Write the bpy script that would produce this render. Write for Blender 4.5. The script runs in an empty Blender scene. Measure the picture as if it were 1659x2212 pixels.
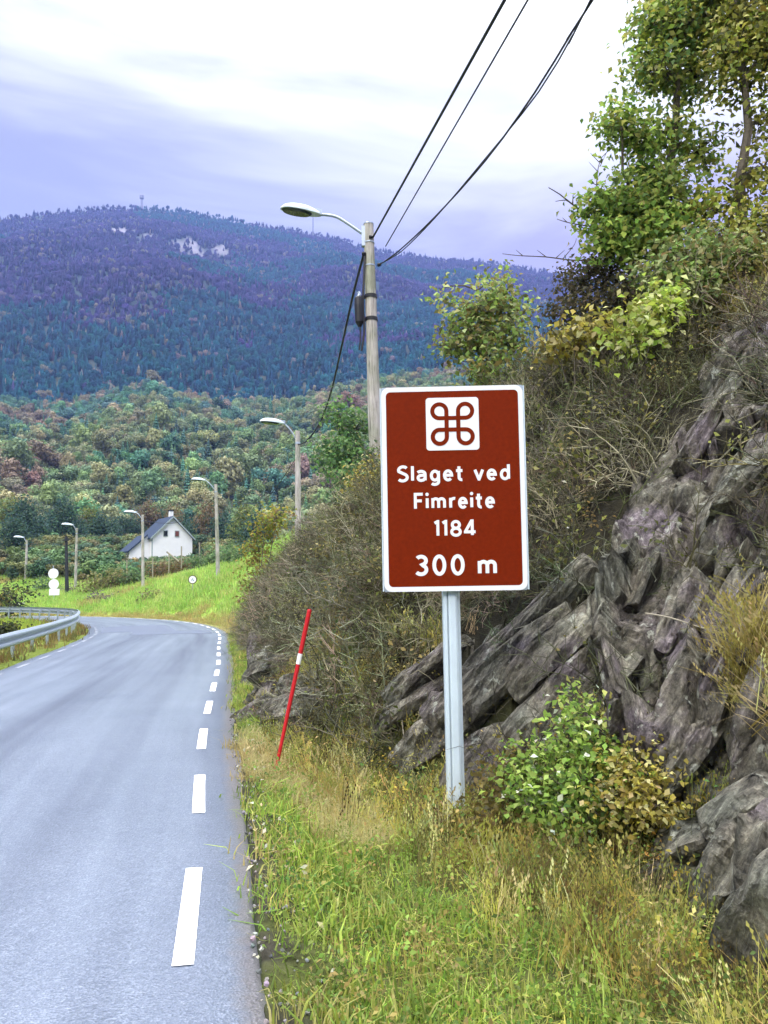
import bpy, bmesh, math, random
import numpy as np
from mathutils import Vector, Matrix

R = math.radians
rng = np.random.default_rng(7)
random.seed(7)
SC = bpy.context.scene
COL = SC.collection

# ------------------------------------------------------------------ camera
CAM_H = 1.386
cam_data = bpy.data.cameras.new('camera')
cam = bpy.data.objects.new('camera', cam_data)
COL.objects.link(cam)
cam_data.sensor_fit = 'VERTICAL'
cam_data.sensor_height = 24.0
cam_data.lens = 18.02
cam_data.clip_start = 0.05
cam_data.clip_end = 9000
CAM_R = Matrix.Rotation(R(90 + 5.8), 3, 'X') @ Matrix.Rotation(R(-0.9), 3, 'Z')
cam.matrix_world = Matrix.Translation((0, 0, CAM_H)) @ CAM_R.to_4x4()
SC.camera = cam
SC.render.resolution_x, SC.render.resolution_y = 768, 1024

# ------------------------------------------------------------------ world: overcast sky
SUN_EL, SUN_AZ = R(40), R(205)          # azimuth measured from +Y towards +X
world = bpy.data.worlds.new('World')
SC.world = world
world.use_nodes = True
wn, wl = world.node_tree.nodes, world.node_tree.links
wn.clear()


def wnode(t, **kw):
    n = wn.new(t)
    for k, v in kw.items():
        setattr(n, k, v)
    return n


def wmath(op, a, b=None, c=None, clamp=False):
    n = wnode('ShaderNodeMath', operation=op, use_clamp=clamp)
    for i, v in enumerate((a, b, c)):
        if v is None:
            continue
        if isinstance(v, (int, float)):
            n.inputs[i].default_value = v
        else:
            wl.new(v, n.inputs[i])
    return n.outputs[0]


tc = wnode('ShaderNodeTexCoord')
sep = wnode('ShaderNodeSeparateXYZ')
wl.new(tc.outputs['Generated'], sep.inputs[0])
mp = wnode('ShaderNodeMapping')
mp.inputs['Scale'].default_value = (1.0, 1.0, 4.2)
mp.inputs['Location'].default_value = (3.1, 0.4, 0.9)
mp.inputs['Rotation'].default_value = (0, R(14), 0)
wl.new(tc.outputs['Generated'], mp.inputs[0])
nz = wnode('ShaderNodeTexNoise')
nz.inputs['Scale'].default_value = 2.1
nz.inputs['Detail'].default_value = 5
nz.inputs['Roughness'].default_value = 0.52
nz.inputs['Distortion'].default_value = 0.5
wl.new(mp.outputs[0], nz.inputs['Vector'])
# cloud brightness: grows towards the zenith as under any overcast, broken by soft cloud bands
e = wmath('ADD', sep.outputs['Z'], wmath('MULTIPLY', wmath('SUBTRACT', nz.outputs[0], 0.5), 0.50))
e = wmath('ADD', e, wmath('MULTIPLY', sep.outputs['X'], 0.10))
mr = wnode('ShaderNodeMapRange', interpolation_type='SMOOTHSTEP')
wl.new(e, mr.inputs['Value'])
mr.inputs['From Min'].default_value = 0.40
mr.inputs['From Max'].default_value = 0.64
zen = wnode('ShaderNodeMapRange', interpolation_type='SMOOTHSTEP')
wl.new(sep.outputs['Z'], zen.inputs['Value'])
zen.inputs['From Min'].default_value = 0.55
zen.inputs['From Max'].default_value = 1.0
zen.inputs['To Min'].default_value = 8.0
zen.inputs['To Max'].default_value = 44.0
ramp = wnode('ShaderNodeMix', data_type='RGBA')
wl.new(mr.outputs[0], ramp.inputs['Factor'])
pink = wnode('ShaderNodeMapRange', interpolation_type='SMOOTHSTEP')
wl.new(wmath('SUBTRACT', sep.outputs['X'], wmath('MULTIPLY', sep.outputs['Z'], 0.6)), pink.inputs['Value'])
pink.inputs['From Min'].default_value = -0.45
pink.inputs['From Max'].default_value = 0.15
pmix = wnode('ShaderNodeMix', data_type='RGBA')
wl.new(pink.outputs[0], pmix.inputs['Factor'])
pmix.inputs['A'].default_value = (2.5, 2.52, 3.5, 1)
pmix.inputs['B'].default_value = (3.2, 2.65, 3.85, 1)
wl.new(pmix.outputs['Result'], ramp.inputs['A'])
wcol = wnode('ShaderNodeMix', data_type='RGBA', blend_type='MULTIPLY')
wcol.inputs['Factor'].default_value = 1.0
wcol.inputs['A'].default_value = (0.97, 0.98, 1.03, 1)
wl.new(zen.outputs[0], wcol.inputs['B'])
wl.new(wcol.outputs['Result'], ramp.inputs['B'])
sky = wnode('ShaderNodeTexSky', sky_type='NISHITA')
sky.sun_disc = False
sky.sun_elevation = SUN_EL
sky.sun_rotation = SUN_AZ
smix = wnode('ShaderNodeMix', data_type='RGBA')
smix.inputs['Factor'].default_value = 0.9
wl.new(sky.outputs[0], smix.inputs['A'])
wl.new(ramp.outputs['Result'], smix.inputs['B'])
bg = wnode('ShaderNodeBackground')
bg.inputs['Strength'].default_value = 0.1
wl.new(smix.outputs['Result'], bg.inputs['Color'])
wo = wnode('ShaderNodeOutputWorld')
wl.new(bg.outputs[0], wo.inputs['Surface'])

sun_d = bpy.data.lights.new('sun', 'SUN')
sun_d.energy = 1.5
sun_d.angle = R(14)
sun_d.color = (1.0, 0.95, 0.86)
sun = bpy.data.objects.new('sun', sun_d)
COL.objects.link(sun)
sdir = Vector((math.sin(SUN_AZ) * math.cos(SUN_EL), math.cos(SUN_AZ) * math.cos(SUN_EL), math.sin(SUN_EL)))
sun.rotation_euler = sdir.to_track_quat('Z', 'Y').to_euler()

vs = SC.view_settings
vs.view_transform = 'Standard'
vs.look = 'None'
vs.exposure = 1.15
vs.gamma = 1.0
vs.use_curve_mapping = False
SC.render.engine = 'CYCLES'
cy = SC.cycles
cy.max_bounces = 6
cy.diffuse_bounces = 2
cy.glossy_bounces = 2
cy.transmission_bounces = 3
cy.volume_bounces = 0
cy.transparent_max_bounces = 8
cy.use_denoising = True
cy.sample_clamp_indirect = 4.0
cy.caustics_reflective = cy.caustics_refractive = False

# ------------------------------------------------------------------ measuring helpers (photo read at 1659 x 2212)
F_PX = 1661.0


def ray(xv, yv):
    return CAM_R @ Vector(((xv - 829.5) / F_PX, -(yv - 1106) / F_PX, -1.0))


def P(xv, yv, Y):
    d = ray(xv, yv)
    return Vector((0, 0, CAM_H)) + d * (Y / d.y)


def G(xv, yv, z=0.0):
    d = ray(xv, yv)
    return Vector((0, 0, CAM_H)) + d * ((z - CAM_H) / d.z)


# ------------------------------------------------------------------ numpy noise
_perm = np.random.default_rng(3).random(65536)


def _hash(ix, iy, iz):
    h = (ix * 374761393 + iy * 668265263 + iz * 2147483647 + 1013904223) & 0x7fffffff
    h = ((h ^ (h >> 13)) * 1274126177) & 0x7fffffff
    return _perm[(h ^ (h >> 16)) & 65535]


def vnoise(x, y, z=0.0):
    x, y = np.asarray(x, float), np.asarray(y, float)
    z = np.zeros_like(x) + z
    ix, iy, iz = (np.floor(v).astype(np.int64) for v in (x, y, z))
    fx, fy, fz = x - ix, y - iy, z - iz
    fx, fy, fz = (f * f * (3 - 2 * f) for f in (fx, fy, fz))
    r = 0
    for dx in (0, 1):
        for dy in (0, 1):
            for dz in (0, 1):
                w = (fx if dx else 1 - fx) * (fy if dy else 1 - fy) * (fz if dz else 1 - fz)
                r = r + w * _hash(ix + dx, iy + dy, iz + dz)
    return r * 2 - 1


def fbm(x, y, z=0.0, oct=4, gain=0.5):
    a, s, r = 1.0, 1.0, 0
    for k in range(oct):
        r = r + a * vnoise(np.asarray(x) * s + 17.3 * k, np.asarray(y) * s - 9.1 * k, np.asarray(z) * s + 4.7 * k)
        a *= gain
        s *= 2.03
    return r


def sstep(a, b, x):
    t = np.clip((np.asarray(x, float) - a) / (b - a), 0, 1)
    return t * t * (3 - 2 * t)


# ------------------------------------------------------------------ object helpers
def tag(o, label=None, cat=None, group=None, kind=None):
    for k, v in (('label', label), ('category', cat), ('group', group), ('kind', kind)):
        if v:
            o[k] = v
    return o


def empty(name, loc, label=None, cat=None, group=None, rz=0.0):
    o = bpy.data.objects.new(name, None)
    o.empty_display_size = 0.2
    o.location = loc
    o.rotation_euler = (0, 0, rz)
    COL.objects.link(o)
    return tag(o, label, cat, group)


def link(name, me, m=None, parent=None, loc=None, world=True):
    """world=True: mesh data are in world space, kept there although the parent stands elsewhere"""
    o = bpy.data.objects.new(name, me)
    COL.objects.link(o)
    if m:
        me.materials.append(m)
    if parent is not None:
        o.parent = parent
        if world:
            bpy.context.view_layer.update() if False else None
            o.matrix_parent_inverse = (Matrix.Translation(parent.location) @ parent.rotation_euler.to_matrix().to_4x4()).inverted()
    if loc is not None:
        o.location = loc
    return o


def mesh(name, verts, faces, cols=None, smooth=False, uvs=None):
    me = bpy.data.meshes.new(name)
    verts = np.asarray(verts, dtype=np.float32).reshape(-1, 3)
    if isinstance(faces, np.ndarray):
        n, k = faces.shape
        me.vertices.add(len(verts))
        me.vertices.foreach_set('co', verts.ravel())
        me.loops.add(n * k)
        me.loops.foreach_set('vertex_index', faces.astype(np.int32).ravel())
        me.polygons.add(n)
        me.polygons.foreach_set('loop_start', np.arange(0, n * k, k, dtype=np.int32))
        me.polygons.foreach_set('loop_total', np.full(n, k, dtype=np.int32))
        me.update(calc_edges=True)
    else:
        me.from_pydata([tuple(map(float, v)) for v in verts], [], faces)
    me.validate()
    if cols is not None:
        a = me.color_attributes.new('col', 'FLOAT_COLOR', 'POINT')
        c = np.ones((len(verts), 4), np.float32)
        c[:, :3] = cols
        a.data.foreach_set('color', c.ravel())
    if uvs is not None:
        l = me.uv_layers.new(name='UVMap')
        vi = np.zeros(len(me.loops), np.int32)
        me.loops.foreach_get('vertex_index', vi)
        l.data.foreach_set('uv', np.asarray(uvs, np.float32)[vi].ravel())
    if smooth:
        me.polygons.foreach_set('use_smooth', np.ones(len(me.polygons), bool))
    return me


class MB:
    """collects simple solids into one mesh"""

    def __init__(s):
        s.v, s.f = [], []

    def add(s, verts, faces):
        o = len(s.v)
        s.v += [Vector(v) for v in verts]
        s.f += [tuple(i + o for i in f) for f in faces]
        return s

    def box(s, c, size, M=None):
        c = Vector(c)
        h = Vector(size) / 2
        vs_ = [Vector((x * h.x, y * h.y, z * h.z)) for x in (-1, 1) for y in (-1, 1) for z in (-1, 1)]
        if M:
            vs_ = [M @ v for v in vs_]
        return s.add([c + v for v in vs_], [(0, 1, 3, 2), (4, 6, 7, 5), (0, 4, 5, 1), (2, 3, 7, 6), (0, 2, 6, 4), (1, 5, 7, 3)])

    def tube(s, pts, r, n=8, cap=True, flat=1.0):
        pts = [Vector(p) for p in pts]
        rs = r if isinstance(r, (list, tuple, np.ndarray)) else [r] * len(pts)
        o = len(s.v)
        ref = None
        for i, p in enumerate(pts):
            a = pts[max(i - 1, 0)]
            b = pts[min(i + 1, len(pts) - 1)]
            t = (b - a).normalized()
            if ref is None:
                ref = Vector((0, 0, 1)) if abs(t.z) < 0.9 else Vector((1, 0, 0))
            u = (ref - t * ref.dot(t)).normalized()
            w = t.cross(u)
            ref = u
            for k in range(n):
                an = 2 * math.pi * k / n
                s.v.append(p + u * (math.cos(an) * rs[i] * flat) + w * (math.sin(an) * rs[i]))
        for i in range(len(pts) - 1):
            for k in range(n):
                k2 = (k + 1) % n
                s.f.append((o + i * n + k, o + i * n + k2, o + (i + 1) * n + k2, o + (i + 1) * n + k))
        if cap:
            s.f.append(tuple(o + k for k in range(n))[::-1])
            e_ = o + (len(pts) - 1) * n
            s.f.append(tuple(e_ + k for k in range(n)))
        return s

    def prism(s, poly, y0, y1, M=None):
        n = len(poly)
        vs_ = [Vector((p[0], y0, p[1])) for p in poly] + [Vector((p[0], y1, p[1])) for p in poly]
        if M:
            vs_ = [M @ v for v in vs_]
        return s.add(vs_, [tuple(range(n)), tuple(range(2 * n - 1, n - 1, -1))] + [(i, i + n, (i + 1) % n + n, (i + 1) % n) for i in range(n)])

    def build(s, name, m, parent=None, smooth=False, world=True, fix=True):
        me = mesh(name, s.v, s.f)
        if fix:
            b = bmesh.new()
            b.from_mesh(me)
            bmesh.ops.recalc_face_normals(b, faces=b.faces)
            b.to_mesh(me)
            b.free()
        if smooth:
            me.polygons.foreach_set('use_smooth', np.ones(len(me.polygons), bool))
        return link(name, me, m, parent, world=world)


def catmull(pts, step):
    pts = [Vector(p) for p in pts]
    out = []
    for i in range(len(pts) - 1):
        p0, p1, p2, p3 = pts[max(i - 1, 0)], pts[i], pts[i + 1], pts[min(i + 2, len(pts) - 1)]
        n = max(2, int((p2 - p1).length / step))
        for k in range(n):
            t = k / n
            out.append(0.5 * ((2 * p1) + (p2 - p0) * t + (2 * p0 - 5 * p1 + 4 * p2 - p3) * t * t + (3 * p1 - p0 - 3 * p2 + p3) * t ** 3))
    out.append(pts[-1])
    return out


# ------------------------------------------------------------------ materials
class NT:
    def __init__(s, name):
        s.m = bpy.data.materials.new(name)
        s.m.use_nodes = True
        s.n, s.l = s.m.node_tree.nodes, s.m.node_tree.links
        s.b = s.n['Principled BSDF']
        s.out = s.n['Material Output']

    def node(s, t, **kw):
        n = s.n.new(t)
        for k, v in kw.items():
            setattr(n, k, v)
        return n

    def noise(s, scale, detail=4, rough=0.6, vec=None, dist=0.0):
        n = s.node('ShaderNodeTexNoise')
        n.inputs['Scale'].default_value = scale
        n.inputs['Detail'].default_value = detail
        n.inputs['Roughness'].default_value = rough
        n.inputs['Distortion'].default_value = dist
        if vec is not None:
            s.l.new(vec, n.inputs['Vector'])
        return n.outputs[0]

    def rampc(s, fac, stops):
        n = s.node('ShaderNodeValToRGB')
        el = n.color_ramp.elements
        while len(el) < len(stops):
            el.new(0.5)
        for e_, (p, c) in zip(el, stops):
            e_.position = p
            e_.color = (*c, 1) if len(c) == 3 else c
        s.l.new(fac, n.inputs[0])
        return n.outputs[0]

    def mix(s, a, b, fac, blend='MIX'):
        n = s.node('ShaderNodeMix', data_type='RGBA', blend_type=blend)
        for k, v in (('A', a), ('B', b), ('Factor', fac)):
            if isinstance(v, (int, float)):
                n.inputs[k].default_value = v
            elif isinstance(v, tuple):
                n.inputs[k].default_value = (*v, 1)
            else:
                s.l.new(v, n.inputs[k])
        return n.outputs['Result']

    def math(s, op, a, b=None, clamp=False):
        n = s.node('ShaderNodeMath', operation=op, use_clamp=clamp)
        for i, v in enumerate((a, b)):
            if v is None:
                continue
            if isinstance(v, (int, float)):
                n.inputs[i].default_value = v
            else:
                s.l.new(v, n.inputs[i])
        return n.outputs[0]

    def coord(s, which='Object'):
        return s.node('ShaderNodeTexCoord').outputs[which]

    def pos(s):
        return s.node('ShaderNodeNewGeometry').outputs['Position']

    def bump(s, h, strength=0.5, dist=0.02):
        n = s.node('ShaderNodeBump')
        n.inputs['Strength'].default_value = strength
        n.inputs['Distance'].default_value = dist
        s.l.new(h, n.inputs['Height'])
        s.l.new(n.outputs[0], s.b.inputs['Normal'])

    def col(s, c):
        if isinstance(c, tuple):
            s.b.inputs['Base Color'].default_value = (*c, 1)
        else:
            s.l.new(c, s.b.inputs['Base Color'])

    def set(s, rough=None, metal=None, spec=None):
        if rough is not None:
            s.b.inputs['Roughness'].default_value = rough
        if metal is not None:
            s.b.inputs['Metallic'].default_value = metal
        if spec is not None:
            s.b.inputs['Specular IOR Level'].default_value = spec
        return s


def simple(name, c, rough=0.6, metal=0.0, var=0.25, scale=12.0, bump=0.0, spec=0.4):
    t = NT(name)
    n = t.noise(scale, 5, 0.65, t.pos())
    lo = tuple(v * (1 - var) for v in c)
    hi = tuple(min(1, v * (1 + var)) for v in c)
    t.col(t.rampc(n, [(0.25, lo), (0.75, hi)]))
    t.set(rough, metal, spec)
    if bump:
        t.bump(n, bump, 0.01)
    return t.m


def leafmat(name, instancer=False, trans=0.54, rough=0.55, var=0.3, scale=3.0):
    t = NT(name)
    a = t.node('ShaderNodeAttribute')
    a.attribute_name = 'col'
    a.attribute_type = 'INSTANCER' if instancer else 'GEOMETRY'
    c = a.outputs['Color']
    if instancer:
        n = t.noise(scale, 3, 0.6, t.coord('Object'))
        c = t.mix(c, t.rampc(n, [(0.3, (1 - var,) * 3), (0.7, (1 + var,) * 3)]), 1.0, 'MULTIPLY')
    t.col(c)
    t.set(rough, 0, 0.25)
    if trans:
        tr = t.node('ShaderNodeBsdfTranslucent')
        t.l.new(c, tr.inputs['Color'])
        mx = t.node('ShaderNodeMixShader')
        mx.inputs[0].default_value = trans
        t.l.new(t.b.outputs[0], mx.inputs[1])
        t.l.new(tr.outputs[0], mx.inputs[2])
        t.l.new(mx.outputs[0], t.out.inputs['Surface'])
    return t.m


M = {}
M['leaf'] = leafmat('leaf')
M['leaf_inst'] = leafmat('leaf_instanced', True)
M['tree_inst'] = leafmat('far_tree', True, trans=0.15, rough=0.8, var=0.35, scale=0.5)
M['twig_inst'] = leafmat('dry_twig', True, trans=0.0, rough=0.8)
M['bark'] = simple('bark', (0.085, 0.07, 0.05), 0.9, var=0.45, scale=25, bump=0.6)
M['pale_bark'] = simple('pale_bark', (0.28, 0.25, 0.18), 0.9, var=0.35, scale=25, bump=0.4)
M['dark_wood'] = simple('tarred_wood', (0.02, 0.022, 0.025), 0.8, var=0.4, scale=6)
M['galv'] = simple('galvanised_steel', (0.42, 0.48, 0.55), 0.42, 0.55, var=0.14, scale=9, spec=0.5)
M['alu'] = simple('aluminium_post', (0.60, 0.70, 0.76), 0.45, 0.2, var=0.10, scale=4, spec=0.5)
M['alu_dark'] = simple('aluminium_groove', (0.10, 0.17, 0.22), 0.5, 0.3, var=0.2, scale=8)
M['black'] = simple('black_plastic', (0.010, 0.010, 0.014), 0.5, var=0.3, scale=10)
M['cable'] = simple('cable', (0.016, 0.016, 0.022), 0.55, var=0.3, scale=10)
M['lamp'] = simple('lamp_enamel', (0.50, 0.58, 0.62), 0.35, var=0.08, scale=6, spec=0.5)
M['lens'] = simple('lamp_lens', (0.03, 0.04, 0.05), 0.2, var=0.2, scale=6, spec=0.5)
M['white_paint'] = simple('white_paint', (0.80, 0.80, 0.78), 0.55, var=0.05, scale=30)
M['sign_white'] = simple('sign_white', (0.80, 0.81, 0.82), 0.4, var=0.03, scale=20)
M['sign_brown'] = simple('sign_brown', (0.165, 0.0145, 0.0006), 0.55, var=0.2, scale=42, spec=0.08)
M['red'] = simple('stake_red', (0.48, 0.012, 0.016), 0.4, var=0.2, scale=30)
M['wall'] = simple('house_white', (0.80, 0.80, 0.80), 0.6, var=0.04, scale=2)
M['roof'] = simple('slate_roof', (0.016, 0.032, 0.062), 0.55, var=0.3, scale=4)
M['trim'] = simple('house_trim', (0.30, 0.36, 0.36), 0.6, var=0.15, scale=4)
M['pane'] = simple('window_pane', (0.012, 0.014, 0.02), 0.12, var=0.2, scale=4, spec=0.6)
M['pane_red'] = simple('window_curtain', (0.16, 0.045, 0.035), 0.5, var=0.2, scale=4)
M['mast'] = simple('mast_steel', (0.20, 0.20, 0.26), 0.6, var=0.2, scale=1)

# weathered grey pole wood with long vertical checks
t = NT('pole_wood')
mpn = t.node('ShaderNodeMapping')
mpn.inputs['Scale'].default_value = (1, 1, 0.06)
t.l.new(t.pos(), mpn.inputs[0])
n1 = t.noise(34, 5, 0.7, mpn.outputs[0])
n2 = t.noise(1.3, 3, 0.6, t.pos())
c = t.rampc(n1, [(0.30, (0.12, 0.11, 0.10)), (0.46, (0.40, 0.385, 0.37)), (0.70, (0.60, 0.58, 0.55))])
c = t.mix(c, t.rampc(n2, [(0.35, (0.62, 0.66, 0.52)), (0.6, (1.0, 0.95, 0.92))]), 1.0, 'MULTIPLY')
t.col(c)
t.set(0.85, 0, 0.2)
t.bump(n1, 0.5, 0.01)
M['pole'] = t.m

# rock: grey mica schist, lichen, stains, fine grain along the layers
t = NT('schist_rock')
v = t.pos()
cmb = t.node('ShaderNodeCombineXYZ')
for k_, ax in enumerate(((0.62, -0.70, -0.35), (-0.60, -0.75, 0.25), (0.50, 0.33, 0.80))):
    dt = t.node('ShaderNodeVectorMath', operation='DOT_PRODUCT')
    t.l.new(v, dt.inputs[0])
    dt.inputs[1].default_value = Vector(ax).normalized() * (4.2, 2.6, 0.95)[k_]
    t.l.new(dt.outputs['Value'], cmb.inputs[k_])
grain = t.noise(2.6, 8, 0.74, cmb.outputs[0], 0.5)
blot = t.noise(1.7, 4, 0.6, v)
fine = t.noise(38, 4, 0.7, v)
c = t.rampc(grain, [(0.34, (0.012, 0.011, 0.010)), (0.44, (0.085, 0.078, 0.070)), (0.56, (0.185, 0.172, 0.155)), (0.70, (0.44, 0.42, 0.37))])
c = t.mix(c, t.rampc(blot, [(0.36, (1.0, 0.90, 1.08)), (0.48, (1.0, 0.97, 0.84)), (0.64, (0.88, 0.96, 0.84))]), 1.0, 'MULTIPLY')
c = t.mix(c, t.rampc(fine, [(0.32, (0.42, 0.42, 0.42)), (0.68, (1.4, 1.4, 1.34))]), 0.8, 'MULTIPLY')
lich = t.rampc(t.noise(9, 5, 0.65, v), [(0.60, (0, 0, 0)), (0.66, (1, 1, 1))])
c = t.mix(c, (0.50, 0.52, 0.42), t.math('MULTIPLY', lich, 0.55))
t.col(c)
t.set(0.85, 0, 0.3)
t.bump(t.math('ADD', grain, t.math('MULTIPLY', fine, 0.25)), 1.0, 0.05)
M['rock'] = t.m

# asphalt
t = NT('asphalt')
v = t.pos()
uv = t.node('ShaderNodeUVMap').outputs[0]
sx = t.node('ShaderNodeSeparateXYZ')
t.l.new(uv, sx.inputs[0])
agg = t.node('ShaderNodeTexVoronoi')
agg.inputs['Scale'].default_value = 85
t.l.new(v, agg.inputs['Vector'])
fine = t.noise(130, 3, 0.7, v)
mpn = t.node('ShaderNodeMapping')
mpn.inputs['Scale'].default_value = (1.0, 0.045, 1)
t.l.new(uv, mpn.inputs[0])
streak = t.noise(1.5, 3, 0.55, mpn.outputs[0])
patch = t.noise(0.9, 4, 0.6, v)
c = t.rampc(fine, [(0.3, (0.070, 0.086, 0.110)), (0.55, (0.130, 0.152, 0.192)), (0.8, (0.26, 0.285, 0.33))])
c = t.mix(c, t.rampc(agg.outputs['Color'], [(0.0, (0.78, 0.80, 0.84)), (0.6, (1.0, 1.0, 1.0)), (1.0, (1.45, 1.42, 1.38))]), 0.9, 'MULTIPLY')
c = t.mix(c, t.rampc(streak, [(0.32, (0.62, 0.65, 0.72)), (0.66, (1.5, 1.5, 1.5))]), 1.0, 'MULTIPLY')
c = t.mix(c, t.rampc(patch, [(0.3, (0.88, 0.90, 0.92)), (0.7, (1.10, 1.09, 1.08))]), 1.0, 'MULTIPLY')
# dusty crumbling outer strip by the verge
edge = t.rampc(t.math('ADD', sx.outputs['X'], t.math('MULTIPLY', t.math('SUBTRACT', t.noise(9, 4, 0.6, v), 0.5), 0.16)), [(0.05, (1, 1, 1)), (0.13, (0, 0, 0))])
c = t.mix(c, t.rampc(fine, [(0.3, (0.07, 0.065, 0.068)), (0.7, (0.24, 0.225, 0.23))]), t.math('MULTIPLY', edge, 0.85))
t.col(c)
t.l.new(t.rampc(streak, [(0.3, (0.42,) * 3), (0.7, (0.27,) * 3)]), t.b.inputs['Roughness'])
t.set(None, 0, 0.75)
t.bump(t.math('ADD', agg.outputs['Distance'], fine), 0.5, 0.006)
M['asphalt'] = t.m
t2 = t
M['asphalt_dark'] = simple('asphalt_patch', (0.105, 0.125, 0.17), 0.5, var=0.2, scale=60, spec=0.45)
M['gravel_edge'] = simple('crumbled_edge', (0.15, 0.145, 0.155), 0.95, var=0.85, scale=45, bump=0.8)

# worn road paint
t = NT('road_paint')
n = t.noise(60, 5, 0.75, t.pos())
t.col(t.rampc(n, [(0.28, (0.35, 0.36, 0.40)), (0.40, (0.80, 0.80, 0.80))]))
t.set(0.6, 0, 0.4)
M['paint'] = t.m
t = NT('worn_road_paint')
n = t.noise(40, 5, 0.75, t.pos())
t.col(t.rampc(n, [(0.48, (0.14, 0.16, 0.20)), (0.64, (0.60, 0.62, 0.66))]))
t.set(0.6, 0, 0.4)
M['paint_worn'] = t.m

# terrain: colour attribute x noise
t = NT('terrain')
a = t.node('ShaderNodeAttribute')
a.attribute_name = 'col'
v = t.pos()
n1 = t.noise(7.0, 6, 0.7, v)
n2 = t.noise(0.05, 5, 0.6, v)
c = t.mix(a.outputs['Color'], t.rampc(n1, [(0.3, (0.55, 0.55, 0.55)), (0.7, (1.4, 1.4, 1.35))]), 1.0, 'MULTIPLY')
c = t.mix(c, t.rampc(n2, [(0.35, (0.8, 0.85, 0.8)), (0.65, (1.15, 1.1, 1.15))]), 1.0, 'MULTIPLY')
t.col(c)
t.set(0.95, 0, 0.1)
t.bump(n1, 0.8, 0.06)
M['terrain'] = t.m

# ------------------------------------------------------------------ road geometry
EDGE = [(14.4, -70), (6.3, -30), (2.2, -10), (0.55, -2), (-0.40, 2.63), (-0.81, 4.61), (-1.13, 6.0), (-1.66, 8.44), (-2.87, 14.67),
        (-3.90, 19.5), (-5.29, 26), (-6.75, 31), (-9.0, 36.6), (-12.2, 42), (-17, 47.8), (-22.5, 52.3), (-30, 56.8), (-40, 61), (-55, 66), (-85, 74), (-130, 84)]
E = np.array([(p.x, p.y) for p in catmull([(x, y, 0) for x, y in EDGE], 0.35)])
T = np.gradient(E, axis=0)
T /= np.linalg.norm(T, axis=1)[:, None]
NL = np.stack([-T[:, 1], T[:, 0]], 1)          # points to the left of travel
ARC = np.concatenate([[0], np.cumsum(np.linalg.norm(np.diff(E, axis=0), axis=1))])
ROAD_W = np.interp(E[:, 1], [-70, 10, 20, 31, 45, 80], [4.3, 4.3, 4.4, 4.8, 5.0, 5.0])
ARC0 = np.interp(3.07, E[:260, 1], ARC[:260])   # where a paint dash starts


def road_pt(arc, off):
    """point on the road, off metres to the left of the right asphalt edge"""
    off = np.ravel(off)
    x = np.interp(arc, ARC, E[:, 0])
    y = np.interp(arc, ARC, E[:, 1])
    nx = np.interp(arc, ARC, NL[:, 0])
    ny = np.interp(arc, ARC, NL[:, 1])
    return np.stack([x + nx * off, y + ny * off], -1)


def road_q(x, y):
    """signed distance right of the asphalt edge, arc position, y of nearest edge point"""
    x, y = np.ravel(x), np.ravel(y)
    q = np.empty(len(x))
    ai = np.empty(len(x), int)
    for i in range(0, len(x), 20000):
        dx = x[i:i + 20000, None] - E[None, :, 0]
        dy = y[i:i + 20000, None] - E[None, :, 1]
        d2 = dx * dx + dy * dy
        k = d2.argmin(1)
        j = np.arange(len(k))
        sg = dx[j, k] * -NL[k, 0] + dy[j, k] * -NL[k, 1]
        q[i:i + 20000] = np.where(sg >= 0, 1, -1) * np.sqrt(d2[j, k])
        ai[i:i + 20000] = k
    return q, ai


# ------------------------------------------------------------------ terrain height
MTN_X = [-900, -300, 0, 100, 200, 310, 400, 500, 600, 700, 850, 1000, 1150, 1200, 1400, 1659, 2200, 3000]
MTN_Y = [560, 500, 468, 462, 450, 452, 458, 474, 488, 505, 546, 562, 583, 590, 620, 640, 700, 800]
MID_X = [-900, 0, 150, 260, 330, 390, 500, 600, 700, 800, 1000, 1200, 1659, 3000]
MID_Y = [900, 885, 893, 862, 832, 862, 892, 880, 858, 828, 800, 790, 800, 860]
R_MID, R_MTN = 540.0, 1650.0


def _elev_table(xs, ys):
    a, e_ = [], []
    for x, y in zip(xs, ys):
        d = ray(x, y)
        a.append(math.atan2(d.x, d.y))
        e_.append(d.z / math.hypot(d.x, d.y))
    return np.array(a), np.array(e_)


def crest(xs, ys, r, az):
    a, e_ = _elev_table(xs, ys)
    out = np.interp(az, a, e_) * r + CAM_H
    back = sstep(1.0, 1.5, np.abs(az))
    return out * (1 - back) + 0.22 * r * back


def bank_params(d):
    foot = np.interp(d, [-10, 0, 2.5, 3.8, 5.5, 7, 8.7, 12, 20, 30], [4.6, 3.9, 3.0, 2.45, 1.5, 0.85, 0.5, 0.45, 0.5, 0.6])
    k = np.interp(d, [0, 7, 10, 15, 22], [1.15, 1.2, 1.5, 2.2, 2.6])
    cap = np.interp(d, [0, 7, 9, 11, 14, 20, 24], [4.8, 4.8, 4.7, 4.3, 3.3, 2.4, 1.5])
    return foot, k, cap


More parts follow.
